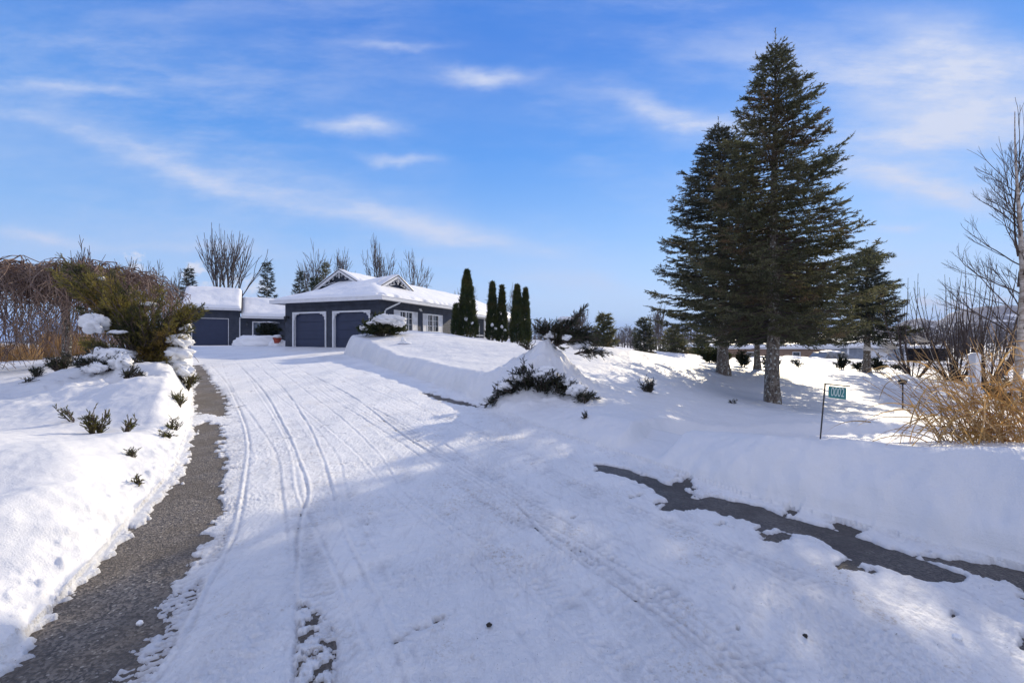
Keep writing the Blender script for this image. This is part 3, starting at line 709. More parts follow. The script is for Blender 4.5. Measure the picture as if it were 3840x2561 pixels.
def rods(loc, H, W, n, seed, lab, g):
    rng = np.random.RandomState(seed); t = thing('leafless_shrub', loc, 0, lab, 'shrub', g); S = []
    for i in range(n):
        az = rng.rand()*2*pi; o = rng.rand()**.6; p = np.array([cos(az)*.15, sin(az)*.15, -.1]); h = H*(.5+.5*rng.rand())*(1 if rng.rand() < .8 else .6)
        d = nrm(np.array([cos(az)*o*.9, sin(az)*o*.9, 1.])); m = 9; r = .020+.014*rng.rand()
        for k in range(m):
            d = nrm(d*1.0+np.array([-d[0]*.10, -d[1]*.10, .10])+rng.normal(size=3)*.045); q = p+d*h/m; S.append((p, q, r*(1-k/m)+.008, r*(1-(k+1)/m)+.008))
            for _ in range(2):
                if rng.rand() < .6:
                    dd = nrm(d+nrm(rng.normal(size=3))*.75); l = h*.16*(1.2-k/m)*rng.rand()*1.5; b = p
                    for j in range(3): dd = nrm(dd+np.array([0, 0, .18])+rng.normal(size=3)*.06); e = b+dd*l/3; S.append((b, e, .007, .005)); b = e
            p = q
    # tangle low down
    for i in range(n*9):
        az = rng.rand()*2*pi; rr = rng.rand()*W*.75; p = np.array([cos(az)*rr, sin(az)*rr, rng.rand()*H*.33]); d = nrm(rng.normal(size=3)*np.array([1, 1, .5])+np.array([cos(az), sin(az), .5])*.5); l = .25+.5*rng.rand()
        for j in range(3): d = nrm(d+rng.normal(size=3)*.2+np.array([0, 0, .08])); e = p+d*l/3; S.append((p, e, .008, .005)); p = e
    S0, S1, A0, A1 = [np.array(q) for q in zip(*S)]
    mk('stems', seg_tubes(S0, S1, A0, A1, 4), M_DTWIG, t, True)

def weeping():
    rng = np.random.RandomState(5); x, y, z = on_ground(150, 13.5); t = thing('weeping_tree', (x, y, z), 0, 'weeping leafless tree with arching reddish brown twigs at the left edge', 'tree'); S = []
    H = EYE+(784-600)/F*13.5-z
    mk('trunk', tube([(0, 0, -.2), (.05, 0, .8), (-.05, .05, 1.6), (.05, 0, H*.8)], [.13, .11, .10, .07], 10, True, .1), M_BARK, t, True)
    for i in range(430):
        az = rng.rand()*2*pi; ro = 3.0*(.25+.8*rng.rand()**.7); h0 = H*(.55+.35*rng.rand()); a0 = np.array([cos(az), sin(az), 0])
        st = a0*rng.rand()*ro*.35; top = H*(.86+.16*rng.rand())*(1-.10*(ro/3)**2)
        p = np.array([st[0], st[1], h0]); m = 13; end = H*((.04+.22*rng.rand()) if rng.rand() < .65 else .2+.5*rng.rand()); r = .011+.010*rng.rand()
        for k in range(1, m+1):
            s = k/m; rad = np.linalg.norm(st)+(ro-np.linalg.norm(st))*min(1, s*1.35)**.8
            zz = h0+(top-h0)*sin(min(1, s*2.2)*pi/2) if s < .45 else top-(top-end)*((s-.45)/.55)**1.5
            sw = .07*rng.normal(size=3); q = np.array([cos(az+.15*sin(s*5+i))*rad, sin(az+.15*sin(s*5+i))*rad, zz])+sw
            S.append((p, q, r*(1-.5*(k-1)/m), r*(1-.5*k/m)))
            if k > 4 and rng.rand() < .7:
                b = q; dd = nrm(np.array([rng.normal()*.6, rng.normal()*.6, -.35])); l = .25+.45*rng.rand()
                for j in range(4): e = b+dd*l/4; dd = nrm(dd+np.array([0, 0, -.35])+rng.normal(size=3)*.1); S.append((b, e, .008, .006)); b = e
            p = q
    S0, S1, A0, A1 = [np.array(q) for q in zip(*S)]
    S0[:, 2] = np.maximum(S0[:, 2], -.05); S1[:, 2] = np.maximum(S1[:, 2], -.05)
    mk('branches', seg_tubes(S0, S1, A0, A1, 4), M_WILLOW, t, True)
    # dry reeds and hedge behind it
    for k, (px0, px1, D, h, lab) in enumerate([(-60, 95, 17, .55, 'band of dry tan stalks under the weeping tree, at the left edge'), (95, 210, 18, .75, 'clump of dry golden brown stalks under the weeping tree, nearer the juniper')]):
        rg = np.random.RandomState(40+k); P, Q = [], []
        bx = on_ground((px0+px1)/2, D); tt = thing('dry_stalks', bx, 0, lab, 'dry plants', 'dry stalks behind the weeping tree')
        for i in range(1300):
            px = px0+(px1-px0)*rg.rand(); dd = D+rg.rand()*2.0; xx = (px-1175)/F*dd; p = np.array([xx-bx[0], dd-bx[1], -.15]); P.append(p); Q.append(p+np.array([rg.normal()*.12, rg.normal()*.1, h*(.6+1.0*rg.rand())]))
        mk('stalks', seg_tubes(P, Q, .012, .005, 3), M_REED, tt)

M_REED = paint('dry_reed', (.46, .28, .11), .7, .35, 2., .0)
M_GRASS = foliage_mat('dry_grass_blades', (.62, .38, .13), (.50, .33, .16), (.70, .33, .07), .3, 3.)
M_PLUME = paint('grass_plume', (.66, .60, .50), .8, .2, 20., .0)

def grass_clump():
    rng = np.random.RandomState(17); x, y = 4.55, 4.15; z = ground_at(x, y)
    t = thing('ornamental_grass', (x, y, z), 0, 'leaning clump of dry orange tan ornamental grass on the snowbank', 'grass clump')
    V, S = [], []
    def ribbon(p, d, l, w, bend, m=9, tw=0):
        side = nrm(np.cross(d, np.array([rng.normal(), rng.normal(), .3]))); pts = []
        for k in range(m+1):
            pts.append((p.copy(), w*(1-(k/m)**2.2)+.0006)); d = nrm(d+bend/m+rng.normal(size=3)*.05); p = p+d*l/m
        L = np.array([q-side*a for q, a in pts]); R = np.array([q+side*a for q, a in pts]); v = np.concatenate([L, R]); k = np.arange(m)
        V.append((v, np.stack([k, k+1, k+m+2, k+m+1], 1)))
    gz = lambda a, b: 0.
    for i in range(190):    # stems
        a = rng.rand()*2*pi; r = rng.rand()**.5*.42; bx = cos(a)*r*1.2+.2; by = sin(a)*r*.8
        h = .5+.85*rng.rand(); lx = -.42+bx*.15+rng.normal()*.28; d = nrm(np.array([lx, rng.normal()*.22, 1.]))
        if rng.rand() < .15: d = nrm(np.array([.35+rng.normal()*.3, rng.normal()*.2, 1.]))
        p = np.array([bx, by, -.12]); m = 5; bend = np.array([-.10, 0, -.03])*rng.rand()*1.5
        for k in range(m): q = p+d*h/m; S.append((p, q, .0042*(1-k/m*.5), .0042*(1-(k+1)/m*.5))); d = nrm(d+bend); p = q
        for _ in range(3):  # leaves off the stem
            if rng.rand() < .6:
                k = rng.randint(1, m); sg = S[-m+k][0]; dd = nrm(d+nrm(rng.normal(size=3))*.8); ribbon(sg.copy(), dd, .18+.35*rng.rand(), .006, np.array([rng.normal()*.6, rng.normal()*.4, -1.3-rng.rand()]))
    for i in range(60):     # long arching leaves
        a = rng.rand()*2*pi; bx = cos(a)*.4; by = sin(a)*.3; d = nrm(np.array([rng.normal()*.6-.25, rng.normal()*.4, 1.]))
        ribbon(np.array([bx, by, -.1]), d, .7+.5*rng.rand(), .006, np.array([-.5+rng.normal()*.8, rng.normal()*.5, -1.5]), 12)
    for i in range(30):     # broken pieces lying low, left
        ribbon(np.array([-.45+rng.normal()*.25, rng.normal()*.2, .05+.3*rng.rand()]), nrm(np.array([-.6+rng.normal()*.5, rng.normal()*.4, .5*rng.normal()])), .3+.4*rng.rand(), .005, np.array([rng.normal()*.5, 0, -1.2]))
    # tall strong leaves bent over the top
    for d, l, b in [((-.35, .1, 1), 1.35, (-1.2, 0, -.9)), ((-.1, .1, 1), 1.25, (1.6, 0, -.9)), ((-.3, 0, 1), 1.4, (-1.6, 0, -1.1)), ((.1, 0, 1), 1.3, (.9, 0, -.6)), ((-.5, 0, 1), 1.4, (1.3, 0, -.5)), ((.3, .1, 1), 1.4, (1.2, 0, -1.))]:
        ribbon(np.array([.05, .1, -.1]), nrm(np.array(d, float)), l, .008, np.array(b, float), 14)
    S0, S1, A0, A1 = [np.array(q) for q in zip(*S)]
    mk('stems', seg_tubes(S0, S1, A0, A1, 4), M_REED, t, True); mk('leaves', V, M_GRASS, t)
    # pale plumes hanging at the upper left
    P, D, L = [], [], []
    for bx, bz in [(-1.02, .86), (-.86, .84), (-.80, .88), (-.5, .95)]:
        for i in range(26): P.append(np.array([bx+rng.normal()*.008, .1+rng.normal()*.01, bz])); D.append(nrm(np.array([-.9+rng.normal()*.25, rng.normal()*.3, .35+rng.normal()*.22]))); L.append(.09+.05*rng.rand())
        P.append(np.array([-.2, .05, 0.])); q = np.array([bx, .1, bz])-P[-1]; D.append(nrm(q)); L.append(np.linalg.norm(q))
    P, D, L = np.array(P), nrm(np.array(D)), np.array(L)
    mk('plumes', seg_tubes(P, P+D*L[:, None], .0022, .0012, 3), M_PLUME, t)

def junipers():
    rng = np.random.RandomState(9)
    # the big one
    D0 = 9.1; bx, by = (335-1175)/F*D0, D0; bz = ground_at(bx, by); B = np.array([bx, by, bz]); cur = []
    def tip(px, py_, D): return np.array(at(px, py_, D))-B
    base = lambda: np.array([rng.normal()*.12, rng.normal()*.12, -.05])
    tips = []
    # long plume to the upper left
    for i in range(34):
        s = rng.rand(); tips.append((tip(92+110*rng.rand()+70*s, 606+95*s+rng.normal()*12, D0+rng.normal()*.35), .30))
    for i in range(16): tips.append((tip(170+110*rng.rand(), 590+80*rng.rand()+30, D0+.2+rng.normal()*.4), .25))
    for i in range(11): tips.append((tip(225+90*rng.rand(), 650+60*rng.rand(), D0+rng.normal()*.45), .2))
    for i in range(9): tips.append((tip(300+90*rng.rand(), 655+60*rng.rand(), D0+rng.normal()*.4), .2))
    # right plume
    for i in range(16): tips.append((tip(400+78*rng.rand(), 694+26*rng.rand(), D0-.2+rng.normal()*.2), .18))
    for i in range(20): tips.append((tip(375+65*rng.rand(), 700+90*rng.rand(), D0+rng.normal()*.35), .1))
    for i in range(18): tips.append((tip(250+175*rng.rand(), 735+90*rng.rand(), D0-.35+rng.normal()*.3), .05))
    for i in range(14): tips.append((tip(300+110*rng.rand(), 800+35*rng.rand(), D0-.4+rng.normal()*.2), .0))
    for i in range(5): tips.append((tip(180+30*rng.rand(), 770+20*rng.rand(), D0+rng.normal()*.2), .0))
    for tp, lf in tips: cur.append((arc_curve(rng, base(), tp, lf*.6, 10, .03), .020, .28))
    L = [(tip(218, 743, D0-.45), (.25, .18, .17)), (tip(270, 762, D0-.55), (.18, .05, .03)), (tip(338, 698, D0-.2), (.16, .1, .04)), (tip(255, 826, D0-.5), (.5, .35, .2)),
         (tip(232, 640, D0+.1), (.07, .06, .035)), (tip(422, 752, D0-.1), (.13, .12, .10)), (tip(412, 782, D0-.25), (.20, .2, .12)), (tip(408, 812, D0-.3), (.24, .2, .13)), (tip(400, 838, D0-.3), (.26, .2, .12))]
    shrub('juniper', 'large windswept golden green juniper loaded with snow lumps on the left bank', 'juniper', tuple(B), cur, 9, M_JUNI, L, tw=.19, n_per_m=40, per_m=100, nl=.038, nw=.011)
    def low(px, D, w, h, n, seed, lab, mat=M_JUND, snow=None, lean=(0, 0), name='low_juniper', grp='low junipers poking out of the snow', nz=0., **kw):
        r2 = np.random.RandomState(seed); x, y, z = on_ground(px, D); c = []
        for i in range(n):
            a = r2.rand()*2*pi; rr = r2.rand()**.6; c.append((arc_curve(r2, (cos(a)*w*.25*rr, sin(a)*w*.2*rr, -.06), (cos(a)*w*rr+lean[0], sin(a)*w*.7*rr+lean[1], h*(.4+.7*r2.rand())*(1-.45*rr)), .25, 6, .015), .008, .15))
        k = dict(tw=.13, n_per_m=46, per_m=110, nl=.030, nw=.011); k.update(kw)
        return shrub(name, lab, 'juniper', (x, y, z-nz), c, seed, mat, snow, grp, **k)
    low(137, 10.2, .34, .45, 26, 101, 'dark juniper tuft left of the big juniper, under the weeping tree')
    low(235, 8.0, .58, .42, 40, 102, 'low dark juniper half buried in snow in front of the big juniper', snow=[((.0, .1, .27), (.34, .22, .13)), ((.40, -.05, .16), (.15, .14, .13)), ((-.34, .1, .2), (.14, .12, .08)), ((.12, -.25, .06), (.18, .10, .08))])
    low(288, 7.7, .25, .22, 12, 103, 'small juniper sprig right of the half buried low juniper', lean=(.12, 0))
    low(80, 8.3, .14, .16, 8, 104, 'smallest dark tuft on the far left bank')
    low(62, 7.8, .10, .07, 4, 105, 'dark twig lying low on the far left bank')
    low(215, 5.25, .16, .36, 12, 106, 'upright juniper sprig on the left bank crest', M_JUNI, lean=(.02, 0), tw=.09)
    low(170, 5.6, .10, .30, 3, 107, 'thin juniper stem leaning left beside the upright sprig', M_JUNI, lean=(-.2, 0), tw=.07)
    low(288, 5.15, .10, .20, 5, 108, 'juniper sprig leaning right at the left bank crest', M_JUNI, lean=(.12, 0), tw=.07)
    low(301, 4.4, .05, .12, 4, 109, 'little sprig low on the near left bank, upper of a column', M_JUNI, tw=.05, nl=.02)
    low(314, 3.95, .05, .08, 4, 110, 'little sprig low on the near left bank, lower of a column', M_JUNI, tw=.05, nl=.02)
    low(425, 8.6, .22, .50, 16, 111, 'juniper spilling down the snowy driveway side below the big juniper', M_JUNI, snow=[((.02, 0, .35), (.14, .14, .10))])
    low(410, 6.7, .16, .22, 9, 112, 'juniper tuft at the driveway side of the left bank', M_JUNI)
    low(393, 5.75, .12, .16, 7, 113, 'small juniper tuft lower down the driveway side of the left bank', M_JUNI, tw=.08)
    low(380, 5.35, .08, .13, 5, 114, 'lowest juniper tuft down the driveway side of the left bank', M_JUNI, tw=.07)
    # the snow mound in the middle
    D = 9.2; x, y, z = on_ground(1262, D); B2 = np.array([x, y, z]); c = []
    r2 = np.random.RandomState(120)
    def tip2(px, py_, DD=D): return np.array(at(px, py_, DD))-B2
    for i in range(15): c.append((arc_curve(r2, (.05, 0, -.1), tip2(1352-5*i, 700+6*i+r2.normal()*3, D-.05+r2.normal()*.1), .08, 9, .012), .012, .35))
    for i in range(34): c.append((arc_curve(r2, (0, 0, -.1), tip2(1222+85*r2.rand(), 732+32*r2.rand(), D+r2.normal()*.12), .25, 7, .015), .008, .3))
    for i in range(48): c.append((arc_curve(r2, (.1, 0, -.15), tip2(1262+125*r2.rand(), 742+55*r2.rand(), D-.1+r2.normal()*.2), .25, 7, .015), .008, .35))
    for i in range(8): c.append((arc_curve(r2, (.5, -.1, -.3), tip2(1345+60*r2.rand(), 805+18*r2.rand(), D-.1+r2.normal()*.15), .15, 7, .015), .008, .3))
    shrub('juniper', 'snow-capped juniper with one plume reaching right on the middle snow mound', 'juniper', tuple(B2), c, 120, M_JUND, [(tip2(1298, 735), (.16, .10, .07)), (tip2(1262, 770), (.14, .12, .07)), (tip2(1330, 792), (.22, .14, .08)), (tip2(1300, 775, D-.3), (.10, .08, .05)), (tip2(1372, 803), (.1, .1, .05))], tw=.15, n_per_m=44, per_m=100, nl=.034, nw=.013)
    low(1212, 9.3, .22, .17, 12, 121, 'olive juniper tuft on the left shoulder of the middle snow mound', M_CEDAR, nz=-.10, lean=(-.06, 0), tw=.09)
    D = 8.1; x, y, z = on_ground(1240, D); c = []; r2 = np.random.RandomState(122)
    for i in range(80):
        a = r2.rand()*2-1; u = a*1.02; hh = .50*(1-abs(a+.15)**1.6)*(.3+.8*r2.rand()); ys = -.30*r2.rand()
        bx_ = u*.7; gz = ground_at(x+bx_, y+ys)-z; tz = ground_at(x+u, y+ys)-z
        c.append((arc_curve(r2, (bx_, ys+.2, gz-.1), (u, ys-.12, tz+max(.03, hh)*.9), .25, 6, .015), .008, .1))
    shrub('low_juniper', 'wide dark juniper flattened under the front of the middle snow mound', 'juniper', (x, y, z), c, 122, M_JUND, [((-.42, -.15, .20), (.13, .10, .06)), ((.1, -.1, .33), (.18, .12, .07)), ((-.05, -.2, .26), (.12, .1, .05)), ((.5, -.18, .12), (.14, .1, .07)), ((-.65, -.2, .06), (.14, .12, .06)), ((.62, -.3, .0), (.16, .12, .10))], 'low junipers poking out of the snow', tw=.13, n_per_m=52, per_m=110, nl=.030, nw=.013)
    low(1345, 7.6, .26, .18, 10, 123, 'dark sprig right of the wide flattened juniper', lean=(.05, 0))
    low(1272, 8.15, .06, .14, 4, 124, 'dark twiglet high on the middle mound front', tw=.06)
    low(1488, 9.6, .17, .42, 22, 125, 'upright bushy sprig alone in the lawn snow left of the spruces', tw=.09, lean=(-.04, 0))
    low(1344, 6.15, .05, .09, 5, 126, 'tiny dark tuft at the foot of the bank right of the driveway', tw=.05)
    low(1682, 9.6, .10, .09, 5, 127, 'tiny dark twigs in the shaded snow left of the tallest spruce', tw=.06)
    # behind the lawn
    g = 'low evergreens across the lawn'
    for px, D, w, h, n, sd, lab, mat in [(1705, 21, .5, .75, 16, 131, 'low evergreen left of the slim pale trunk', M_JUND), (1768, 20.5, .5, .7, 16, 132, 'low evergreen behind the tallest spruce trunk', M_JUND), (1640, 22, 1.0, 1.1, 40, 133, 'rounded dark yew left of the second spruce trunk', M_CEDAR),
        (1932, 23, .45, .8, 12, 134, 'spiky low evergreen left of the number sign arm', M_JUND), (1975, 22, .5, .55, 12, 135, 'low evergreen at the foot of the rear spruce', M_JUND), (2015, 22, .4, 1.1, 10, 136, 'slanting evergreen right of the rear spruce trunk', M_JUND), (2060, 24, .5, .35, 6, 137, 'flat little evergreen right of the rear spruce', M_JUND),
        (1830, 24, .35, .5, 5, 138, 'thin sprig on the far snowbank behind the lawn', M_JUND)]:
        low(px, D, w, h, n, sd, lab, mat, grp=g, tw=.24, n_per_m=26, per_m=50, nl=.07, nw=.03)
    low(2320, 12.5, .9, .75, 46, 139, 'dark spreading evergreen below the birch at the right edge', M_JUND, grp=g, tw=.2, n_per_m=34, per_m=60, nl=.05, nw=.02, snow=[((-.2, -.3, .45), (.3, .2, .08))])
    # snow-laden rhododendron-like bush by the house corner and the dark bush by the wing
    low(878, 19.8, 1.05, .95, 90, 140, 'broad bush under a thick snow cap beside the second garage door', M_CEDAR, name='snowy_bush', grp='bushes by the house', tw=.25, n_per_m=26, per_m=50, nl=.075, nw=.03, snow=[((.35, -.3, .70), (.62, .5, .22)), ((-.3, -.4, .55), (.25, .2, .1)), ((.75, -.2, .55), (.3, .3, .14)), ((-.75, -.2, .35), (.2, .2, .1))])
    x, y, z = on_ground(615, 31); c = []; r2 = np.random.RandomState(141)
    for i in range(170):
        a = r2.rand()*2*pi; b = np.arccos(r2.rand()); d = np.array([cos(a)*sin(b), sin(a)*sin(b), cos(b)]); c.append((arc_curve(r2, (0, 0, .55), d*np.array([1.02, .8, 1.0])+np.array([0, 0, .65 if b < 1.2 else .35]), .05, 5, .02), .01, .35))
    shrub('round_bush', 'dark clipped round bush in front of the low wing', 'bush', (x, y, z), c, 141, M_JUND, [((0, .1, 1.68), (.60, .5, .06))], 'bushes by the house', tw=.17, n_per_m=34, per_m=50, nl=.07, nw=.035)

def cedars():
    g = 'columnar cedars in front of the porch'
    for px, D, top, R, sd, lab in [(1046, 26, 702, .22, 151, 'shortest cedar, left of the tallest one'), (1072, 26.5, 622, .62, 152, 'tallest and widest columnar cedar'), (1130, 27, 650, .38, 153, 'left cedar of the middle pair'), (1152, 27.2, 658, .34, 154, 'right cedar of the middle pair'),
        (1187, 27, 656, .44, 155, 'left cedar of the rightmost pair'), (1206, 27.2, 664, .32, 156, 'right cedar of the rightmost pair')]:
        rng = np.random.RandomState(sd); x, y, z = on_ground(px, D); H = EYE+(784-top)/F*D-z; t = thing('columnar_cedar', (x, y, z), 0, lab, 'cedar', g)
        n = int(3200*R/.4*H/3.5); q = rng.rand(n)**.85; a = rng.rand(n)*2*pi
        prof = R*np.power(np.clip(1-q, 0, 1), .72)*(1+.26*pnoise(a*1.2, q*9, sd)+.34*pnoise(a*3, q*22, sd+1))*np.clip(.75+q*2.5, 0, 1)
        rr = prof*(.72+.3*rng.rand(n)**.6); P = np.stack([np.cos(a)*rr, np.sin(a)*rr, q*H*.97+.03], 1)
        Dr = nrm(np.stack([np.cos(a)*.45, np.sin(a)*.45, np.ones(n)], 1)+rng.normal(size=(n, 3))*.26)
        mk('trunk', tube([(0, 0, -.2), (0, 0, H*.9)], [.07, .02], 6), M_BARK, t, True)
        mk('crown', needles(P, Dr, .16, 30, .12, .042, radians(24), rng), M_CEDAR, t)
        if sd in (152, 154, 153):
            for c, r in (((.0, -R*.9, H*.28), (.09, .07, .11)), ((R*.55, -R*.75, H*.22), (.10, .07, .08))):
                parts = []; blob_snow(parts, c, r, sd); mk('snow_cap', parts, M_CAP, t, True)
def small_twigs():
    pass
# ------------------------------------------------------------------ buildings and made things
def siding_mat(name, col):
    m, nt, out = newmat(name); v = coords(nt); tc = nt.nodes.new('ShaderNodeTexCoord'); s = nt.nodes.new('ShaderNodeSeparateXYZ'); nt.links.new(tc.outputs['Object'], s.inputs[0])
    fr = mathn(nt, 'FRACT', mathn(nt, 'MULTIPLY', s.outputs[2], 1/.115))
    n = noise(nt, v, 2.5, 4, .6)
    c = mixcol(nt, maprange(nt, n, .3, .7), tuple(q*.85 for q in col), tuple(q*1.15 for q in col))
    principled(nt, out, c, .75, .15, normal=bump(nt, mathn(nt, 'SUBTRACT', 1., fr), .03, 1.)); return m
def brick_mat():
    m, nt, out = newmat('tan_brick'); v = coords(nt, (1, 1, 1), rot=(radians(90), 0, 0)); b = nt.nodes.new('ShaderNodeTexBrick'); nt.links.new(v, b.inputs['Vector']); b.inputs['Scale'].default_value = 4.
    b.inputs['Color1'].default_value = rgb((.30, .19, .13)); b.inputs['Color2'].default_value = rgb((.40, .27, .19)); b.inputs['Mortar'].default_value = rgb((.42, .38, .33)); b.inputs['Mortar Size'].default_value = .012
    principled(nt, out, b.outputs[0], .85, .2, normal=bump(nt, b.outputs[1], .01)); return m
M_SIDE = siding_mat('navy_siding', (.060, .068, .090)); M_SIDE2 = siding_mat('grey_siding', (.30, .33, .38)); M_DOOR = paint('navy_door_paint', (.026, .036, .076), .5, .08, 2.)
M_WHITE = paint('white_trim', (.72, .73, .75), .5, .05, 4.); M_SHUT = siding_mat('white_louvre', (.70, .71, .74)); M_SHING = paint('dark_shingle', (.050, .045, .042), .9, .4, 30., .01)
M_BLACK = paint('black_metal', (.018, .018, .020), .4, .2); M_STEEL = paint('brown_steel', (.055, .048, .042), .5, .3, 20.); M_TEAL = paint('teal_plate', (.020, .19, .20), .35, .15, 12.); M_DIGIT = paint('pale_digits', (.55, .68, .64), .4, .05)
M_BRICK = brick_mat(); M_CAR = paint('grey_car_paint', (.18, .20, .23), .3, .1, 2., 0); M_TERRA = paint('terracotta', (.36, .07, .04), .7, .2)
def glass():
    m, nt, out = newmat('window_glass'); v = coords(nt); n = noise(nt, v, 1.2, 2)
    principled(nt, out, mixcol(nt, maprange(nt, n, .4, .6), (.03, .035, .045), (.12, .14, .17)), .06, .9); return m
M_GLASS = glass()
def curtain_mat(): return paint('pale_curtain', (.45, .48, .52), .8, .15, 6.)

def roof_mesh(fn, rects, step, parent, thick=.15, holes=None, name='roof_snow', seed=0):
    """snow lying on a roof: height field over the union of rects, rounded off at its edges"""
    x0 = min(r[0] for r in rects); x1 = max(r[1] for r in rects); y0 = min(r[2] for r in rects); y1 = max(r[3] for r in rects)
    xs = np.arange(round((x1-x0)/step)+1)*step+x0; ys = np.arange(round((y1-y0)/step)+1)*step+y0
    X, Y = np.meshgrid(xs, ys); e = np.full(X.shape, -1e9)
    for r in rects: e = np.maximum(e, np.minimum(np.minimum(X-r[0], r[1]-X), np.minimum(Y-r[2], r[3]-Y)))
    inn = e > -1e-6; ee = np.clip(e, 0, None)
    t = thick*np.sqrt(np.clip(1-(1-np.clip(ee/.28, 0, 1))**2, 0, 1))*(1+.22*fbm(X*.7, Y*.7, 3, 60+seed))+.008*fbm(X*2.5, Y*2.5, 3, 61+seed)*np.clip(ee/.3, 0, 1)
    if holes is not None: t = holes(X, Y, t)
    Z = fn(X, Y)
    # soften ridges and valleys the way lying snow does
    for _ in range(2):
        Zp = np.pad(Z, 1, mode='edge'); S = (Zp[:-2, 1:-1]+Zp[2:, 1:-1]+Zp[1:-1, :-2]+Zp[1:-1, 2:])/4; Z = np.where(np.abs(S-Z) < .06, S, Z)
    V = np.stack([X, Y, Z+t], -1).reshape(-1, 3); nx = len(xs); i = np.arange(len(xs)*len(ys)).reshape(len(ys), nx)
    Q = np.stack([i[:-1, :-1], i[:-1, 1:], i[1:, 1:], i[1:, :-1]], -1).reshape(-1, 4); Q = Q[inn.ravel()[Q].all(1)]
    u, inv = np.unique(Q, return_inverse=True)
    return mk(name, [(V[u], inv.reshape(Q.shape))], M_CAP, parent, True), (X, Y, Z, inn)
def bracket(mb, x, z, sx, y0, s=.38):
    """pierced corner bracket: quarter-round strip, two legs and a scroll"""
    mb.box(min(x, x+sx*.05), max(x, x+sx*.05), y0, y0+.04, z-s, z); mb.box(min(x, x+sx*s), max(x, x+sx*s), y0, y0+.04, z-.05, z)
    pts = [(x+sx*s*(1-cos(a)), y0+.02, z-s+s*sin(a)) for a in np.linspace(0, pi/2, 8)]; pts = [(x+sx*s*(1-sin(a)), y0+.02, z-s*(1-cos(a))) for a in np.linspace(0, pi/2, 8)]
    mb.tube(pts, .022, 5); mb.tube([(x+sx*(.12+.06*cos(a)), y0+.02, z-.12+.06*sin(a)) for a in np.linspace(0, 2*pi, 9)], .014, 4)
    mb.tube([(x, y0+.02, z-.02), (x+sx*s*.36, y0+.02, z-s*.36)], .018, 4)
def lantern(parent, x, y, z, nx, ny):
    mb = MB(); mb.box(x-.05, x+.05, y-.05, y+.05, z-.02, z+.10); mb.tube([(x, y, z+.1), (x+nx*.12, y+ny*.12, z+.18), (x+nx*.18, y+ny*.18, z+.12)], .012, 5)
    cx, cy = x+nx*.18, y+ny*.18
    mb.tube([(cx, cy, z+.12), (cx, cy, z+.08), (cx, cy, z+.02)], [.02, .10, .11], 6); mb.tube([(cx, cy, z-.24), (cx, cy, z-.22)], .06, 6)
    for a in range(6): c, s = cos(a*pi/3)*.085, sin(a*pi/3)*.085; mb.tube([(cx+c, cy+s, z+.02), (cx+c*.7, cy+s*.7, z-.22)], .008, 4)
    o = mb.build('lantern', M_BLACK, parent); MB().tube([(cx, cy, z+.02), (cx, cy, z-.22)], [.075, .05], 6).build('lantern_glass', M_GLASS, o); return o
def wall_with_holes(mb, a0, a1, z0, z1, holes, plane, t, axis='x'):
    """wall in the x-z (or y-z) plane pierced by rectangular holes (a, b, zlo, zhi)"""
    cuts = sorted(set([a0, a1]+[q for h in holes for q in h[:2]]))
    for p, q in zip(cuts[:-1], cuts[1:]):
        hs = [h for h in holes if h[0] <= p+1e-6 and h[1] >= q-1e-6]
        spans = [(z0, z1)] if not hs else [(z0, hs[0][2]), (hs[0][3], z1)]
        for s0, s1 in spans:
            if s1-s0 < .01: continue
            if axis == 'x': mb.box(p, q, min(plane, plane+t), max(plane, plane+t), s0, s1)
            else: mb.box(min(plane, plane+t), max(plane, plane+t), p, q, s0, s1)

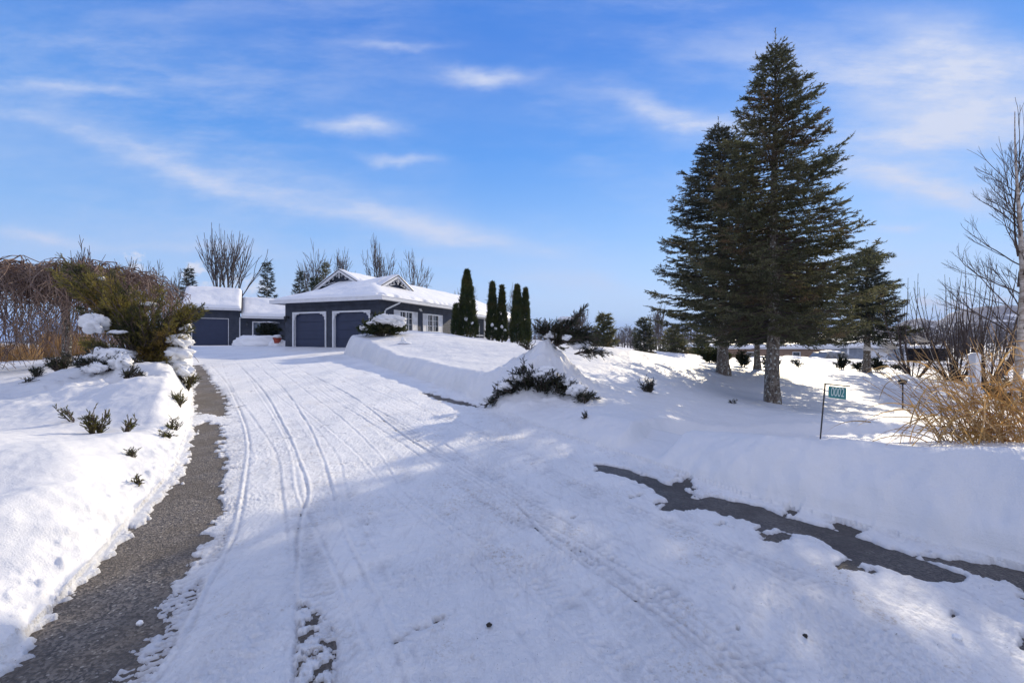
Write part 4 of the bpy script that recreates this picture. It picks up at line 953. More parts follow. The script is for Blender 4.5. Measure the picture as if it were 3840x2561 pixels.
def house():
    rz = atan2(-.357, .934); t = thing('house', (-7.2, 23.75, 1.27), rz, 'low navy house with two garage doors and a snowy roof', 'house')
    H = 2.61
    # garage wing walls
    mb = MB(); wall_with_holes(mb, -6.9, 0, -.1, H, [(-6.18, -3.80, -.1, 1.97), (-3.16, -.68, -.1, 1.97)], 0, .2, 'x')
    wall_with_holes(mb, .2, 8.6, -.1, H, [(1.80, 3.04, 1.0, 2.06), (4.82, 6.12, 1.0, 2.04)], -.2, .2, 'y')
    mb.box(-6.9, -6.7, .2, 8.6, -.1, H); mb.box(-6.7, -.2, 8.4, 8.6, -.1, H)
    mb.build('wall', M_SIDE, t)
    # main wing walls behind
    mb = MB(); wall_with_holes(mb, 8.6, 30, -.1, H, [(16.6, 17.5, .0, 2.05), (18.4, 20.0, .8, 2.0), (22.2, 23.6, .8, 2.0), (12.5, 14.0, .8, 2.0)], -3.7, .2, 'y'); mb.box(-11.8, -11.6, 6.5, 30, -.1, H); mb.box(-11.6, -3.7, 29.8, 30, -.1, H); mb.box(-11.6, -6.9, 6.5, 6.7, -.1, H)
    mb.build('wall', M_SIDE, t)
    # roof boards, soffits
    mb = MB(); mb.box(-7.4, .5, -.5, 9.1, H, H+.05); mb.box(-12.3, -7.4, 6.0, 30.5, H, H+.05); mb.box(-7.4, -1.6, 9.1, 30.5, H, H+.05); mb.build('soffit', M_WHITE, t)
    # gutters, each run its own
    for x0, x1, y0, y1 in [(-7.5, .60, -.60, -.503), (.503, .60, -.50, 9.2), (-7.5, -7.403, -.50, 5.9), (-1.597, -1.5, 9.25, 30.6), (-1.5, .50, 9.103, 9.2)]:
        MB().box(x0, x1, y0, y1, H-.05, H+.13).box(x0-.015, x1+.015, y0-.015, y1+.015, H+.13, H+.155).build('gutter', M_WHITE, t)
    MB().tube([(.53, 1.15, H-.03), (.50, 1.05, H-.12), (.10, .42, H-.50), (.07, .34, H-.62), (.07, .34, .1)], .045, 8).build('downspout', M_WHITE, t, True)
    MB().tube([(.50, 8.9, H-.03), (.45, 8.8, H-.10), (.07, 8.45, H-.4), (.07, 8.4, .1)], .045, 8).build('downspout', M_WHITE, t, True)
    # roof shape
    def gar(u, w): return np.minimum(np.minimum(2.72+.38*(w+.5), 2.72+.38*(9.1-w)), np.where(u > -2.3, 2.72+.38*(.5-u), 99))
    def gar2(u, w): return np.minimum(gar(u, w), 2.72+.38*(u+7.4))
    def main(u, w):
        s = 5.23-.45*np.abs(u+7); fr = np.where(w < 4.95, 4.50-.44*(4.95-w), 99); return np.minimum(np.minimum(s, fr), 2.72+.38*(30.5-w))
    def fn(u, w):
        g = gar2(u, w); m = main(u, w); m = np.where((u < -7.35) & (w < 5.99), -9, m); g = np.where((w > 9.11) | (u < -7.41), -9, g); return np.maximum(g, m)
    def holes(X, Y, tt):
        n = fbm(X*1.5, Y*1.3, 3, 71); b = sstep(.10, .22, X+.12*n)*sstep(.50, .36, X)*sstep(.0, .6, Y)*sstep(9., 6., Y+2.5*n)
        b2 = np.exp(-((X-.2)/.22)**2-((Y+.15)/.2)**2)*1.2
        return np.where(X > -1, tt*(1-np.clip(b*1.25, 0, 1)*sstep(-.25, .15, n+.1))-.03*b-.25*b2*sstep(.4, .8, b2), tt)
    s, (X, Y, Z, inn) = roof_mesh(fn, [(-7.4, .5, -.5, 9.1), (-12.3, -7.3, 6.0, 30.5), (-7.5, -1.6, 9.0, 30.5)], .1, t, .15, holes)
    # dark roof covering under the snow
    V = np.stack([X, Y, Z-.012], -1).reshape(-1, 3); i = np.arange(X.size).reshape(X.shape); Q = np.stack([i[:-1, :-1], i[:-1, 1:], i[1:, 1:], i[1:, :-1]], -1).reshape(-1, 4); Q = Q[inn.ravel()[Q].all(1)]; u_, inv = np.unique(Q, return_inverse=True)
    mk('roof', [(V[u_], inv.reshape(Q.shape))], M_SHING, t)
    # snow ledge along the garage front eave
    # gables
    def gable(axis, pos, c, zf, zp, half, d):
        # siding triangle
        def P(a, z, o): return (a, pos+o, z) if axis == 'x' else (pos-o, a, z)
        dv = (0, .10, 0) if axis == 'x' else (-.10, 0, 0)
        g = MB().prism([P(c-half, zf, 0), P(c+half, zf, 0), P(c, zp, 0)], dv).build('gable', M_SIDE, t)
        for sg in (-1, 1):
            q = MB(); A = (c+sg*(half+.25), zf-.12); B = (c, zp+.04); th = .15
            q.prism([P(A[0], A[1], -.30), P(B[0], B[1], -.30), P(B[0], B[1]-th, -.30), P(A[0]-sg*.35, A[1]-.02, -.30)], tuple(k*.5 for k in dv)); q.build('rake_board', M_WHITE, g)
            q = MB(); q.prism([P(A[0], A[1]+.03, -.34), P(B[0], B[1]+.04, -.34), P(B[0], B[1], -.34), P(A[0], A[1]-.01, -.34)], tuple(k*3.4 for k in dv)); q.build('roof_edge', M_SHING, g)
        q = MB()
        for sg in (-1, 1):
            for k in range(4):
                f = .12+.2*k; a = c+sg*half*f*.75; z = zp-.24-(zp-zf)*f*.75
                pts = [P(a+.07*cos(j), z+.07*sin(j), -.27) for j in np.linspace(0, 2*pi, 8)]; q.tube(pts, .018, 4)
            q.tube([P(c+sg*half*.62, zp-.30-(zp-zf)*.55, -.27), P(c+sg*half*.15, zp-.62*(zp-zf), -.27)], .02, 4)
        q.box(*( (c-.03, c+.03, pos-.29, pos-.25) if axis == 'x' else (pos+.25, pos+.29, c-.03, c+.03)), zp-.55, zp-.1); q.build('fretwork', M_WHITE, g)
        # a skin of snow on each slope over the barge boards
        for sg in (-1, 1):
            n = 9; vv = []
            for k in range(n+1):
                f = k/n; a = c+sg*(half+.25)*f; z = zp+.04+((zf-.12)-(zp+.04))*f+.05
                h = .10*sin(pi*(.12+.8*f))+.012*sin(k*2.1)
                for o, zz in ((-.33, 0), (-.30, h*.8), (-.1, h), (.25, h)): vv.append(P(a, z+zz, o))
            i = np.arange((n+1)*4).reshape(n+1, 4); Qs = np.stack([i[:-1, :-1], i[1:, :-1], i[1:, 1:], i[:-1, 1:]], -1).reshape(-1, 4); mk('gable_snow', [(np.array(vv), Qs)], M_CAP, g, True)
    gable('x', 4.83, -7.0, 4.0, 5.30, 2.35, 0); gable('y', -2.18, 4.3, 3.70, 4.58, 1.85, 0)
    # garage doors, recessed, with trim and brackets
    for x0, x1, lab in [(-6.18, -3.80, None), (-3.16, -.68, None)]:
        d = MB(); 
        for k in range(4): z0 = -.02+k*.5; d.box(x0, x1, .10, .14, z0, z0+.485)
        d.box(x0, x1, .142, .16, -.02, 1.97); d = d.build('garage_door', M_DOOR, t)
        j = MB(); j.box(x0-.10, x0, -.06, .02, -.02, 1.97).box(x1, x1+.07, -.06, .02, -.02, 1.97).box(x0-.10, x1+.07, -.06, .02, 1.97, 2.06).box(x0-.0, x0+.022, .021, .099, -.02, 1.97)
        j.build('door_trim', M_WHITE, d)
        for sx, x in ((1, x0), (-1, x1)): b = MB(); bracket(b, x, 1.968, sx, -.05); b.build('bracket', M_WHITE, d)
    lantern(t, -6.62, -.06, 1.72, 0, -1); lantern(t, -.35, -.06, 1.78, 0, -1)
    MB().box(-6.5, .0, -.08, -.003, H-.22, H-.003).build('frieze', M_SIDE, t)
    MB().box(.003, .09, 3.82, 3.98, 2.30, 2.38).tube([(.05, 3.86, 2.3), (.13, 3.84, 2.24)], .04, 6).tube([(.05, 3.95, 2.3), (.13, 3.97, 2.24)], .04, 6).build('security_light', M_WHITE, t)
    # side windows with louvred shutters
    for y0, y1, z0, z1 in [(1.80, 3.04, 1.0, 2.06), (4.82, 6.12, 1.0, 2.04)]:
        f = MB()
        f.box(-.02, .05, y0-.08, y0, z0-.10, z1+.08).box(-.02, .05, y1, y1+.08, z0-.10, z1+.08).box(-.02, .05, y0, y1, z1, z1+.08).box(-.02, .08, y0, y1, z0-.10, z0)
        m_ = (y0+y1)/2; f.box(-.06, .03, m_-.035, m_+.035, z0, z1)
        for q in (1, 2): zz = z0+(z1-z0)*q/3; f.box(-.05, -.01, y0, m_-.035, zz-.012, zz+.012).box(-.05, -.01, m_+.035, y1, zz-.012, zz+.012)
        for q in ((y0+m_)/2, (y1+m_)/2): f.box(-.048, -.012, q-.012, q+.012, z0, z1)
        w = f.build('window', M_WHITE, t); MB().box(-.09, -.07, y0, y1, z0, z1).build('pane', M_GLASS, w)
        for k in (0, 1): a = y0 if k == 0 else m_+.3; MB().box(-.16, -.14, a, a+.34, z0, z1).build('curtain', M_CURT, w)
        for a in (y0-.08-.50, y1+.083):
            q = MB(); q.box(.003, .045, a, a+.04, z0-.10, z1+.08).box(.003, .045, a+.457, a+.497, z0-.10, z1+.08).box(.003, .045, a+.04, a+.457, z1+.03, z1+.08).box(.003, .045, a+.04, a+.457, z0-.10, z0-.05).box(.003, .03, a+.04, a+.457, z0-.05, z1+.03)
            q.build('shutter', M_SHUT, t)
    # porch posts and rail, openings of the main wing
    for y in (10.4, 12.9, 15.4, 17.9, 20.4, 22.8, 25.2, 27.7): MB().box(-1.95, -1.83, y-.06, y+.06, 0, H).box(-1.98, -1.80, y-.09, y+.09, H-.12, H-.003).build('porch_post', M_WHITE, t)
    MB().box(-1.92, -1.86, 10.46, 17.84, .85, .91).box(-1.92, -1.86, 17.96, 27.64, .85, .91).build('porch_rail', M_WHITE, t)
    for y0, y1, z0, z1, nm in [(16.6, 17.5, .0, 2.05, 'door'), (18.4, 20.0, .8, 2.0, 'window'), (22.2, 23.6, .8, 2.0, 'window'), (12.5, 14.0, .8, 2.0, 'window')]:
        f = MB(); f.box(-3.53, -3.44, y0-.09, y0, z0, z1+.09).box(-3.53, -3.44, y1, y1+.09, z0, z1+.09).box(-3.53, -3.44, y0, y1, z1, z1+.09); w = f.build(nm, M_WHITE, t); MB().box(-3.62, -3.60, y0, y1, z0, z1).build('pane', M_GLASS if nm == 'window' else M_DOOR, w)
M_CURT = curtain_mat()

def outbuilding():
    rz = atan2(.514, .857); t = thing('garage_outbuilding', (-24.75, 33, 1.27), rz, 'detached navy garage with a lower wing and deep roof snow at the far left', 'garage')
    mb = MB(); wall_with_holes(mb, 0, 3.44, -.1, 2.88, [(.42, 2.72, -.1, 2.10)], 0, .18); mb.box(0, .18, .18, 5.2, -.1, 2.88); mb.box(3.26, 3.44, .18, 5.2, -.1, 2.88); mb.prism([(3.30, .1, 2.88), (3.30, 5.1, 2.88), (3.30, 2.6, 4.4)], (.12, 0, 0)).prism([(.02, .1, 2.88), (.02, 5.1, 2.88), (.02, 2.6, 4.4)], (.12, 0, 0)); mb.build('wall', M_SIDE, t)
    mb = MB(); wall_with_holes(mb, 3.443, 9.5, -.1, 2.30, [(4.35, 6.0, -.1, 1.95)], .02, .18); mb.build('wall', M_SIDE, t)
    d = MB()
    for k in range(4): d.box(.42, 2.72, .08, .12, k*.53-.02, k*.53+.515)
    d = d.build('garage_door', M_DOOR, t); MB().box(.38, .42, -.03, .01, 0, 2.10).box(2.72, 2.76, -.03, .01, 0, 2.10).box(.38, 2.76, -.03, .01, 2.10, 2.14).build('door_trim', M_SHUT, d)
    d = MB().box(4.43, 5.92, .10, .14, -.05, 1.87).build('door', M_GLASS, t); MB().box(4.35, 4.43, -.02, .12, -.05, 1.95).box(5.92, 6.0, -.02, .12, -.05, 1.95).box(4.43, 5.92, -.02, .12, 1.87, 1.95).box(5.14, 5.21, .05, .099, -.05, 1.87).build('frame', M_WHITE, d)
    for x0, x1, y, z in [(-.25, 3.6, -.42, 2.82), (3.61, 9.7, -.36, 2.24)]: MB().box(x0, x1, y-.08, y, z-.06, z+.08).box(x0, x1, y-.1, y+.0, z+.08, z+.10).build('gutter', M_WHITE, t)
    MB().tube([(3.52, -.36, 2.2), (3.50, -.08, 1.95), (3.50, -.06, .05)], .045, 8).build('downspout', M_WHITE, t, True)
    MB().box(-.25, 3.6, -.42, 0, 2.80, 2.84).build('soffit', M_WHITE, t); MB().box(3.61, 9.7, -.36, .02, 2.22, 2.26).build('soffit', M_WHITE, t)
    f1 = lambda x, y: 2.88+.62*(2.9-np.abs(y-2.5)) ; f2 = lambda x, y: 2.30+.60*(2.75-np.abs(y-2.4))
    for fn, r in ((f1, (-.2, 3.6, -.4, 5.4)), (f2, (3.6, 9.7, -.3, 5.1))):
        _, (X, Y, Z, inn) = roof_mesh(fn, [r], .1, t, .20, seed=int(r[0]*3)+5)
        V = np.stack([X, Y, Z-.03], -1).reshape(-1, 3); i = np.arange(X.size).reshape(X.shape); Q = np.stack([i[:-1, :-1], i[:-1, 1:], i[1:, 1:], i[1:, :-1]], -1).reshape(-1, 4); mk('roof', [(V, Q)], M_SHING, t)
    MB().prism([(3.62, -.42, 2.80), (3.62, 2.5, 4.66), (3.62, 2.5, 4.50), (3.62, -.1, 2.80)], (.05, 0, 0)).build('barge_board', M_SHING, t)
    lantern(t, 4.0, -.04, 1.75, 0, -1)

def lump_pile(name, label, cat, loc, blobs, seed, group=None):
    t = thing(name, loc, 0, label, cat, group); parts = []
    for k, (c, r) in enumerate(blobs): blob_snow(parts, c, r, seed+k, 26, .22, .3)
    o = mk('heap', parts, M_CAP, t, True); return t

def number_sign():
    D = 6.45; bx, by = (1880-1175)/F*D, D; z0 = ground_at(bx, by)-.15
    t = thing('number_sign', (bx, by, z0), 0, 'small teal house number plate reading 0002 hanging from a bent dark steel post', 'sign')
    top = np.array(at(1894, 881, D))-np.array([bx, by, z0]); arm = np.array(at(1951, 887, D-.03))-np.array([bx, by, z0])
    MB().tube([(0, 0, 0), tuple(top)], .010, 6).build('post', M_STEEL, t, True); MB().tube([tuple(top-nrm(arm-top)*.01), tuple(arm)], .0095, 6).build('arm', M_STEEL, t, True)
    a = np.array(at(1902.5, 893.5-6, D-.02))-np.array([bx, by, z0]); d = nrm(arm-top); dn = np.array([-.02, 0, -1.]); W = .262; Hh = .165
    up = nrm(np.array([-d[2], 0, d[0]])); o = a
    p0 = np.array(at(1902, 886.5, D-.02))-np.array([bx, by, z0])
    dd = nrm(np.array([1, 0, -.095])); u2 = nrm(np.array([.02, 0, 1.]))
    q = [p0, p0+dd*W, p0+dd*W-u2*Hh*1.06, p0-u2*Hh]
    pl = MB().prism([tuple(k) for k in q][::-1], (0, .004, 0)).build('plate', M_TEAL, t)
    for f in (.12, .88): c = p0+dd*W*f; MB().tube([tuple(c-u2*.01), tuple(c+u2*.028)], .003, 5).build('hanger', M_STEEL, t)
    cu = bpy.data.curves.new('digits', 'FONT'); cu.body = '0002'; cu.size = .205; cu.align_x = 'CENTER'; cu.align_y = 'CENTER'; cu.space_character = .98; cu.extrude = .0012; cu.materials.append(M_DIGIT)
    tx = bpy.data.objects.new('digits', cu); COL.objects.link(tx); tx.parent = pl; c = p0+dd*W*.5-u2*Hh*.5
    tx.location =  (c[0], c[1]-.004, c[2]); tx.rotation_euler = (radians(90), radians(5.5), 0); tx.scale = (.50, .90, 1)
    dg = bpy.context.evaluated_depsgraph_get(); me = bpy.data.meshes.new_from_object(tx.evaluated_get(dg)); tm = bpy.data.objects.new('digits', me); COL.objects.link(tm); tm.parent = pl; tm.location = tx.location; tm.rotation_euler = tx.rotation_euler; tm.scale = tx.scale
    bpy.data.objects.remove(tx); tm.name = 'digits'

def street_side():
    # brick bungalow
    def nb(px, D, zb): return ((px-1175)/F*D, D, zb)
    t = thing('brick_bungalow', nb(1690, 47, -1.3), radians(-6), 'low tan brick bungalow across the street behind the spruce trunks', 'house', 'houses across the street')
    mb = MB(); wall_with_holes(mb, -3, 9.8, -.3, 2.15, [(5.7, 6.5, .9, 1.8), (8.35, 9.0, .3, 1.75), (1.0, 2.4, .9, 1.8)], 0, .25); mb.box(9.55, 9.8, .25, 7, -.3, 2.15); mb.box(-3, -2.75, .25, 7, -.3, 2.15); mb.build('wall', M_BRICK, t)
    for x0, x1, z0, z1 in [(5.7, 6.5, .9, 1.8), (8.35, 9.0, .3, 1.75), (1.0, 2.4, .9, 1.8)]: w = MB().box(x0, x0+.07, -.03, .05, z0, z1).box(x1-.07, x1, -.03, .05, z0, z1).box(x0+.07, x1-.07, -.03, .05, z1-.07, z1).build('window', M_WHITE, t); MB().box(x0, x1, .08, .1, z0, z1).build('pane', M_GLASS, w)
    f = lambda x, y: np.minimum(2.2+.25*(3.9-np.abs(y-3.5)), np.minimum(2.2+.3*(x+3.4), 2.2+.3*(10.2-x))); roof_mesh(f, [(-3.4, 10.2, -.4, 7.4)], .2, t, .3); MB().box(-3.4, 10.2, -.46, -.40, 2.1, 2.28).box(-3.4, 10.2, -.4, 0, 2.15, 2.2).build('eave', M_WHITE, t)
    t = thing('grey_house', nb(1893, 46, -1.3), radians(-4), 'pale grey and white house with a dark carport right of the brick bungalow', 'house', 'houses across the street')
    mb = MB(); wall_with_holes(mb, 0, 8.0, -.3, 2.3, [(.2, 1.2, 1.3, 1.9), (4.0, 6.4, -.3, 2.0)], 0, .2); mb.box(0, .2, .2, 7, -.3, 2.3); mb.box(7.8, 8.0, .2, 7, -.3, 2.3); mb.build('wall', M_SIDE2, t)
    MB().box(.2, 1.2, .06, .1, 1.3, 1.9).build('window', M_GLASS, t); MB().box(4.0, 6.4, .08, .12, -.3, 2.0).build('garage_door', M_WHITE, t)
    for x in (-.02, 2.2, 7.9): MB().box(x, x+.22, -.05, -.003, -.3, 2.3).build('corner_board', M_WHITE, t)
    f = lambda x, y: 2.35+.28*(3.9-np.abs(y-3.5)); roof_mesh(f, [(-.4, 8.4, -.4, 7.4)], .2, t, .3, seed=8); MB().box(-.4, 8.4, -.46, -.4, 2.22, 2.42).build('eave', M_WHITE, t)
    c = MB(); c.box(8.0, 12.2, 3.5, 3.7, -.3, 2.1).box(12.0, 12.2, 0, 3.5, -.3, 2.1).box(8.0, 12.2, 0, 3.7, 2.1, 2.2); c.build('carport', M_SHING, t); roof_mesh(lambda x, y: 2.22+0*x, [(8.0, 12.2, 0.0, 3.6)], .2, t, .25, seed=9)
    MB().box(8.4, 11.9, 2.8, 3.0, -.3, 1.9).build('shade_panel', M_BLACK, t)  # black panel put in for the shade inside the carport
    # parked car with snow on its roof
    car()
    # snow heap in front of the bungalow, long street bank is terrain
    x, y = (1790-1175)/F*38, 38; lump_pile('snow_heap', 'rounded snow heap in front of the brick bungalow', 'snow heap', (x, y, ground_at(x, y)), [((0, 0, .15), (3.2, 1.6, .62)), ((2.6, .2, 0.1), (1.8, 1.2, .5))], 160, 'ploughed snow heaps')
    x, y = (2275-1175)/F*22, 22; lump_pile('snow_heap', 'stepped pale snow heap beside the white post, right edge', 'snow heap', (x+.4, y, ground_at(x, y)-.42), [((.2, 0, .2), (.55, .5, .30)), ((.7, .1, .05), (.7, .6, .30))], 170, 'ploughed snow heaps')
    # white square post
    D = 11.4; x, y, z = on_ground(2237, D); t = thing('white_post', (x, y, z-.2), radians(8), 'square white wooden post standing in the snow behind the dry grass', 'post')
    h = EYE+(784-812)/F*D-z+.2; MB().box(-.085, .085, -.085, .085, 0, h-.06).build('shaft', M_WHITE, t); MB().box(-.10, .10, -.10, .10, h-.06, h-.03).prism([(-.105, -.105, h-.03), (.105, -.105, h-.03), (0, -.105, h+.01)], (0, .21, 0)).build('cap', M_WHITE, t); p = []; blob_snow(p, (0, 0, h), (.09, .09, .025), 3); mk('snow_cap', p, M_CAP, t, True)
    D = 11.2; x, y, z = on_ground(2072, D); t = thing('garden_light', (x, y, z-.1), .3, 'low black garden light under a flat snow cap left of the dry grass', 'garden light')
    h = EYE+(784-872)/F*D-z+.1; MB().tube([(0, 0, 0), (0, 0, h-.1)], .018, 6).tube([(0, 0, h-.12), (0, 0, h-.1), (0, 0, h-.01), (0, 0, h+.01)], [.05, .08, .10, .03], 8).build('lamp_body', M_BLACK, t, True); p = []; blob_snow(p, (-.02, 0, h+.06), (.24, .2, .09), 5, flat=.5); mk('snow_cap', p, M_CAP, t, True)
def car():
    D = 42; x = (1903-1175)/F*D; t = thing('parked_car', (x, D, -1.05), radians(8), 'grey parked car with snow on its roof in front of the houses across the street', 'car')
    prof = [(-2.2, .35), (-2.25, .8), (-1.9, .98), (-1.45, 1.08), (-.95, 1.58), (.9, 1.62), (1.75, 1.10), (2.15, 1.02), (2.25, .6), (2.2, .35)]
    MB().prism([(a, -.85, z) for a, z in prof], (0, 1.7, 0)).build('body', M_CAR, t)
    for y in (-.856, .852): MB().prism([(a, y, z) for a, z in [(-1.2, 1.08), (-.86, 1.50), (-.05, 1.52), (-.05, 1.08)]], (0, .004, 0)).prism([(a, y, z) for a, z in [(.05, 1.08), (.05, 1.52), (.85, 1.52), (1.45, 1.10)]], (0, .004, 0)).build('side_window', M_GLASS, t)
    for a in (-1.4, 1.4):
        for y in (-.80, .80): w = MB().tube([(a, y-.12, .33), (a, y+.12, .33)], .33, 16).build('wheel', M_BLACK, t); MB().tube([(a, y-.125, .33), (a, y+.125, .33)], .19, 12).build('rim', M_WHITE, w)
    for y in (-.6, .6): MB().box(-2.27, -2.24, y-.15, y+.15, .70, .82).build('headlight', M_WHITE, t)
    p = []; blob_snow(p, (0, 0, 1.62), (1.0, .82, .16), 9, flat=.8); blob_snow(p, (-1.75, 0, 1.0), (.42, .75, .12), 12, flat=.8)
    mk('snow_cap', p[:1], M_CAP, t, True); mk('snow_cap', p[1:], M_CAP, t, True)
def yard_things():
    x, y = (588-1175)/F*30.2, 30.2; lump_pile('snow_heap', 'big rounded snow heap in front of the low wing', 'snow heap', (x, y, 1.27), [((0, 0, .12), (1.55, .9, .62)), ((-.7, 0, .05), (.9, .7, .45)), ((.8, .1, .05), (.9, .7, .5))], 180, 'ploughed snow heaps')
    x, y = (640-1175)/F*28.6, 28.6; lump_pile('snow_heap', 'small snow heap with the red planter in it, beside the garage corner', 'snow heap', (x, y, 1.27), [((0, 0, .0), (.62, .5, .42)), ((.3, .1, .0), (.5, .5, .30))], 190, 'ploughed snow heaps')
    x, y = (636-1175)/F*28.3, 28.3; t = thing('flower_pot', (x, y, 1.27+.22), 0, 'red terracotta flower pot full of snow beside the garage corner', 'flower pot')
    MB().tube([(0, 0, 0), (0, 0, .26), (0, 0, .28), (0, 0, .34)], [.17, .23, .27, .27], 14).build('pot', M_TERRA, t, True); p = []; blob_snow(p, (0, 0, .40), (.26, .26, .13), 3); mk('snow_cap', p, M_CAP, t, True)
    x, y, z = on_ground(925, 17.2); lump_pile('garden_stone', 'little snow-covered garden stone casting a shadow on the lawn before the house', 'stone', (x, y, z), [((0, 0, .08), (.10, .10, .17)), ((.08, 0, 0), (.28, .2, .07))], 200)
    rng = np.random.RandomState(6)
    for px, py_, r, lab in [(2197, 1475, .020, 'pale snow clod on the driveway at lower right'), (320, 1443, .016, 'small snow clod on the bare asphalt strip'), (1848, 1473, .012, 'dark pebble on the driveway at lower right'), (2065, 1110, .012, 'small clod on the dark asphalt strip at right'), (1122, 1447, .014, 'dark pebble near the bottom middle of the driveway')]:
        x, y = gpx(px, py_); m = M_CAP if 'dark' not in lab or 'clod' in lab else M_SHING
        p = []; blob_snow(p, (0, 0, .006), (r, r*.8, r*.8), int(px)); o = mk('snow_clod' if m is M_CAP else 'pebble', p, m, None, True); o.location = (x, y, float(ramp(x, y))+.024); tag(o, lab, 'snow clod' if m is M_CAP else 'pebble', 'clods and pebbles on the driveway')

def far_land():
    # ring of hills
    A = np.radians(np.arange(-75, 75.01, .35)); R = np.array([700, 850, 1000, 1150, 1300, 1450, 1600, 1750, 1900, 2200, 2600]); rr, aa = np.meshgrid(R, A, indexing='ij')
    ray = np.tan(np.clip(aa, -1.4, 1.4)); px = 1175+F*ray
    prof = np.interp(px, [-3000, 0, 700, 1300, 1700, 1950, 2040, 2085, 2118, 2155, 2178, 2230, 2290, 2350, 2500, 2900, 4000], [3, 5, 4, 6, 10, 26, 36, 52, 60, 50, 70, 78, 84, 82, 70, 40, 10])
    h = prof/F*1650*np.cos(aa)*np.exp(-((rr-1650)/430)**2)*(1+.10*fbm(aa*25, rr*.004, 3, 90))+6*fbm(rr*.01*np.cos(aa), rr*.01*np.sin(aa), 4, 91)*sstep(800, 1300, rr)-3
    V = np.stack([rr*np.sin(aa), rr*np.cos(aa), h], -1).reshape(-1, 3); n = len(A); i = np.arange(len(R)*n).reshape(len(R), n)
    Q = np.stack([i[:-1, :-1], i[1:, :-1], i[1:, 1:], i[:-1, 1:]], -1).reshape(-1, 4)[:, ::-1]
    m, nt, out = newmat('wooded_hill'); v = coords(nt, (.004, .004, .004)); nz = noise(nt, v, 3., 8, .7); n2 = noise(nt, v, 30., 4, .7)
    c = mixcol(nt, maprange(nt, n2, .4, .6), (.055, .050, .055), (.12, .11, .12)); c = mixcol(nt, maprange(nt, nz, .55, .60), c, (.6, .62, .66)); principled(nt, out, c, .9, .1)
    tag(mk('hills', [(V, Q)], m, None, True), 'wooded hills with snowy clearings on the horizon', kind='structure')
    # far-off woods
    rng = np.random.RandomState(77); P0, P1, R0 = [], [], []
    for i in range(1500):
        a = rng.rand()*1.75-.85; r = 95+70*rng.rand(); x, y = r*sin(a), r*cos(a)
        if -32 < x < 6 and y > 60 and rng.rand() < .25: continue
        h = (3.2+3.2*rng.rand())*r/120; b = np.array([x, y, -1.2]); d = np.array([rng.normal()*.05, rng.normal()*.05, 1]); P0.append(b); P1.append(b+d*h); R0.append(.10)
        for k in range(13):
            f = .25+.75*rng.rand(); q = b+d*h*f; e = q+np.array([rng.normal()*.6, rng.normal()*.6, .5+.6*rng.rand()])*h*.2; P0.append(q); P1.append(e); R0.append(.045)
            for _ in range(2): P0.append(q+(e-q)*.5); P1.append(q+(e-q)*.5+np.array([rng.normal()*.6, rng.normal()*.6, .5])*h*.12); R0.append(.03)
    o = mk('far_woods', seg_tubes(P0, P1, np.array(R0), np.array(R0)*.5, 3), M_TWIG, None); tag(o, 'grey leafless woods far beyond the lawns', kind='stuff')
    # air
    m, nt, out = newmat('haze_air'); pv = nt.nodes.new('ShaderNodeVolumePrincipled'); pv.inputs['Density'].default_value = .0002; pv.inputs['Color'].default_value = rgb((.26, .46, 1.0)); pv.inputs['Anisotropy'].default_value = .0; nt.links.new(pv.outputs[0], out.inputs['Volume'])
    if HAZE:
        o = MB().box(-5200, 5200, -5200, 5200, -16, 190).build('haze', m); tag(o, 'thin blue haze lying over the far hills', kind='stuff')
HAZE = True
plant_all(); house(); outbuilding(); number_sign(); street_side(); yard_things(); far_land()
# ------------------------------------------------------------------ camera, sun, sky
cam = bpy.data.cameras.new('camera'); co = bpy.data.objects.new('camera', cam); COL.objects.link(co)
cam.sensor_width = 36; cam.lens = 36*F/2351; cam.clip_end = 20000; cam.clip_start = .05
co.location = (0, 0, EYE); co.rotation_euler = (radians(90), 0, 0); SC.camera = co
sl = bpy.data.lights.new('sun', 'SUN'); so = bpy.data.objects.new('sun', sl); COL.objects.link(so)
sl.energy = 3.2; sl.angle = radians(.5); sl.color = (1.0, .86, .62)
so.rotation_euler = Vector(tuple(-TOSUN)).to_track_quat('-Z', 'Y').to_euler(); so.location = (20, 30, 30)

w = bpy.data.worlds.new('World'); SC.world = w; w.use_nodes = True
nt = w.node_tree; nt.nodes.clear()
wo = nt.nodes.new('ShaderNodeOutputWorld'); bg = nt.nodes.new('ShaderNodeBackground'); nt.links.new(bg.outputs[0], wo.inputs[0])
sky = nt.nodes.new('ShaderNodeTexSky'); sky.sky_type = 'NISHITA'; sky.sun_disc = False
sky.sun_elevation = SUN_EL; sky.sun_rotation = SUN_AZ; sky.air_density = 1.0; sky.dust_density = .1; sky.ozone_density = 3.0; sky.altitude = 300
tc = nt.nodes.new('ShaderNodeTexCoord'); sp = nt.nodes.new('ShaderNodeSeparateXYZ'); nt.links.new(tc.outputs['Generated'], sp.inputs[0])
yy = mathn(nt, 'MAXIMUM', mathn(nt, 'ABSOLUTE', sp.outputs[1]), .12)
uu = mathn(nt, 'DIVIDE', sp.outputs[0], yy); vv = mathn(nt, 'DIVIDE', sp.outputs[2], yy)
cb = nt.nodes.new('ShaderNodeCombineXYZ'); nt.links.new(uu, cb.inputs[0]); nt.links.new(vv, cb.inputs[1])
uv = cb.outputs[0]
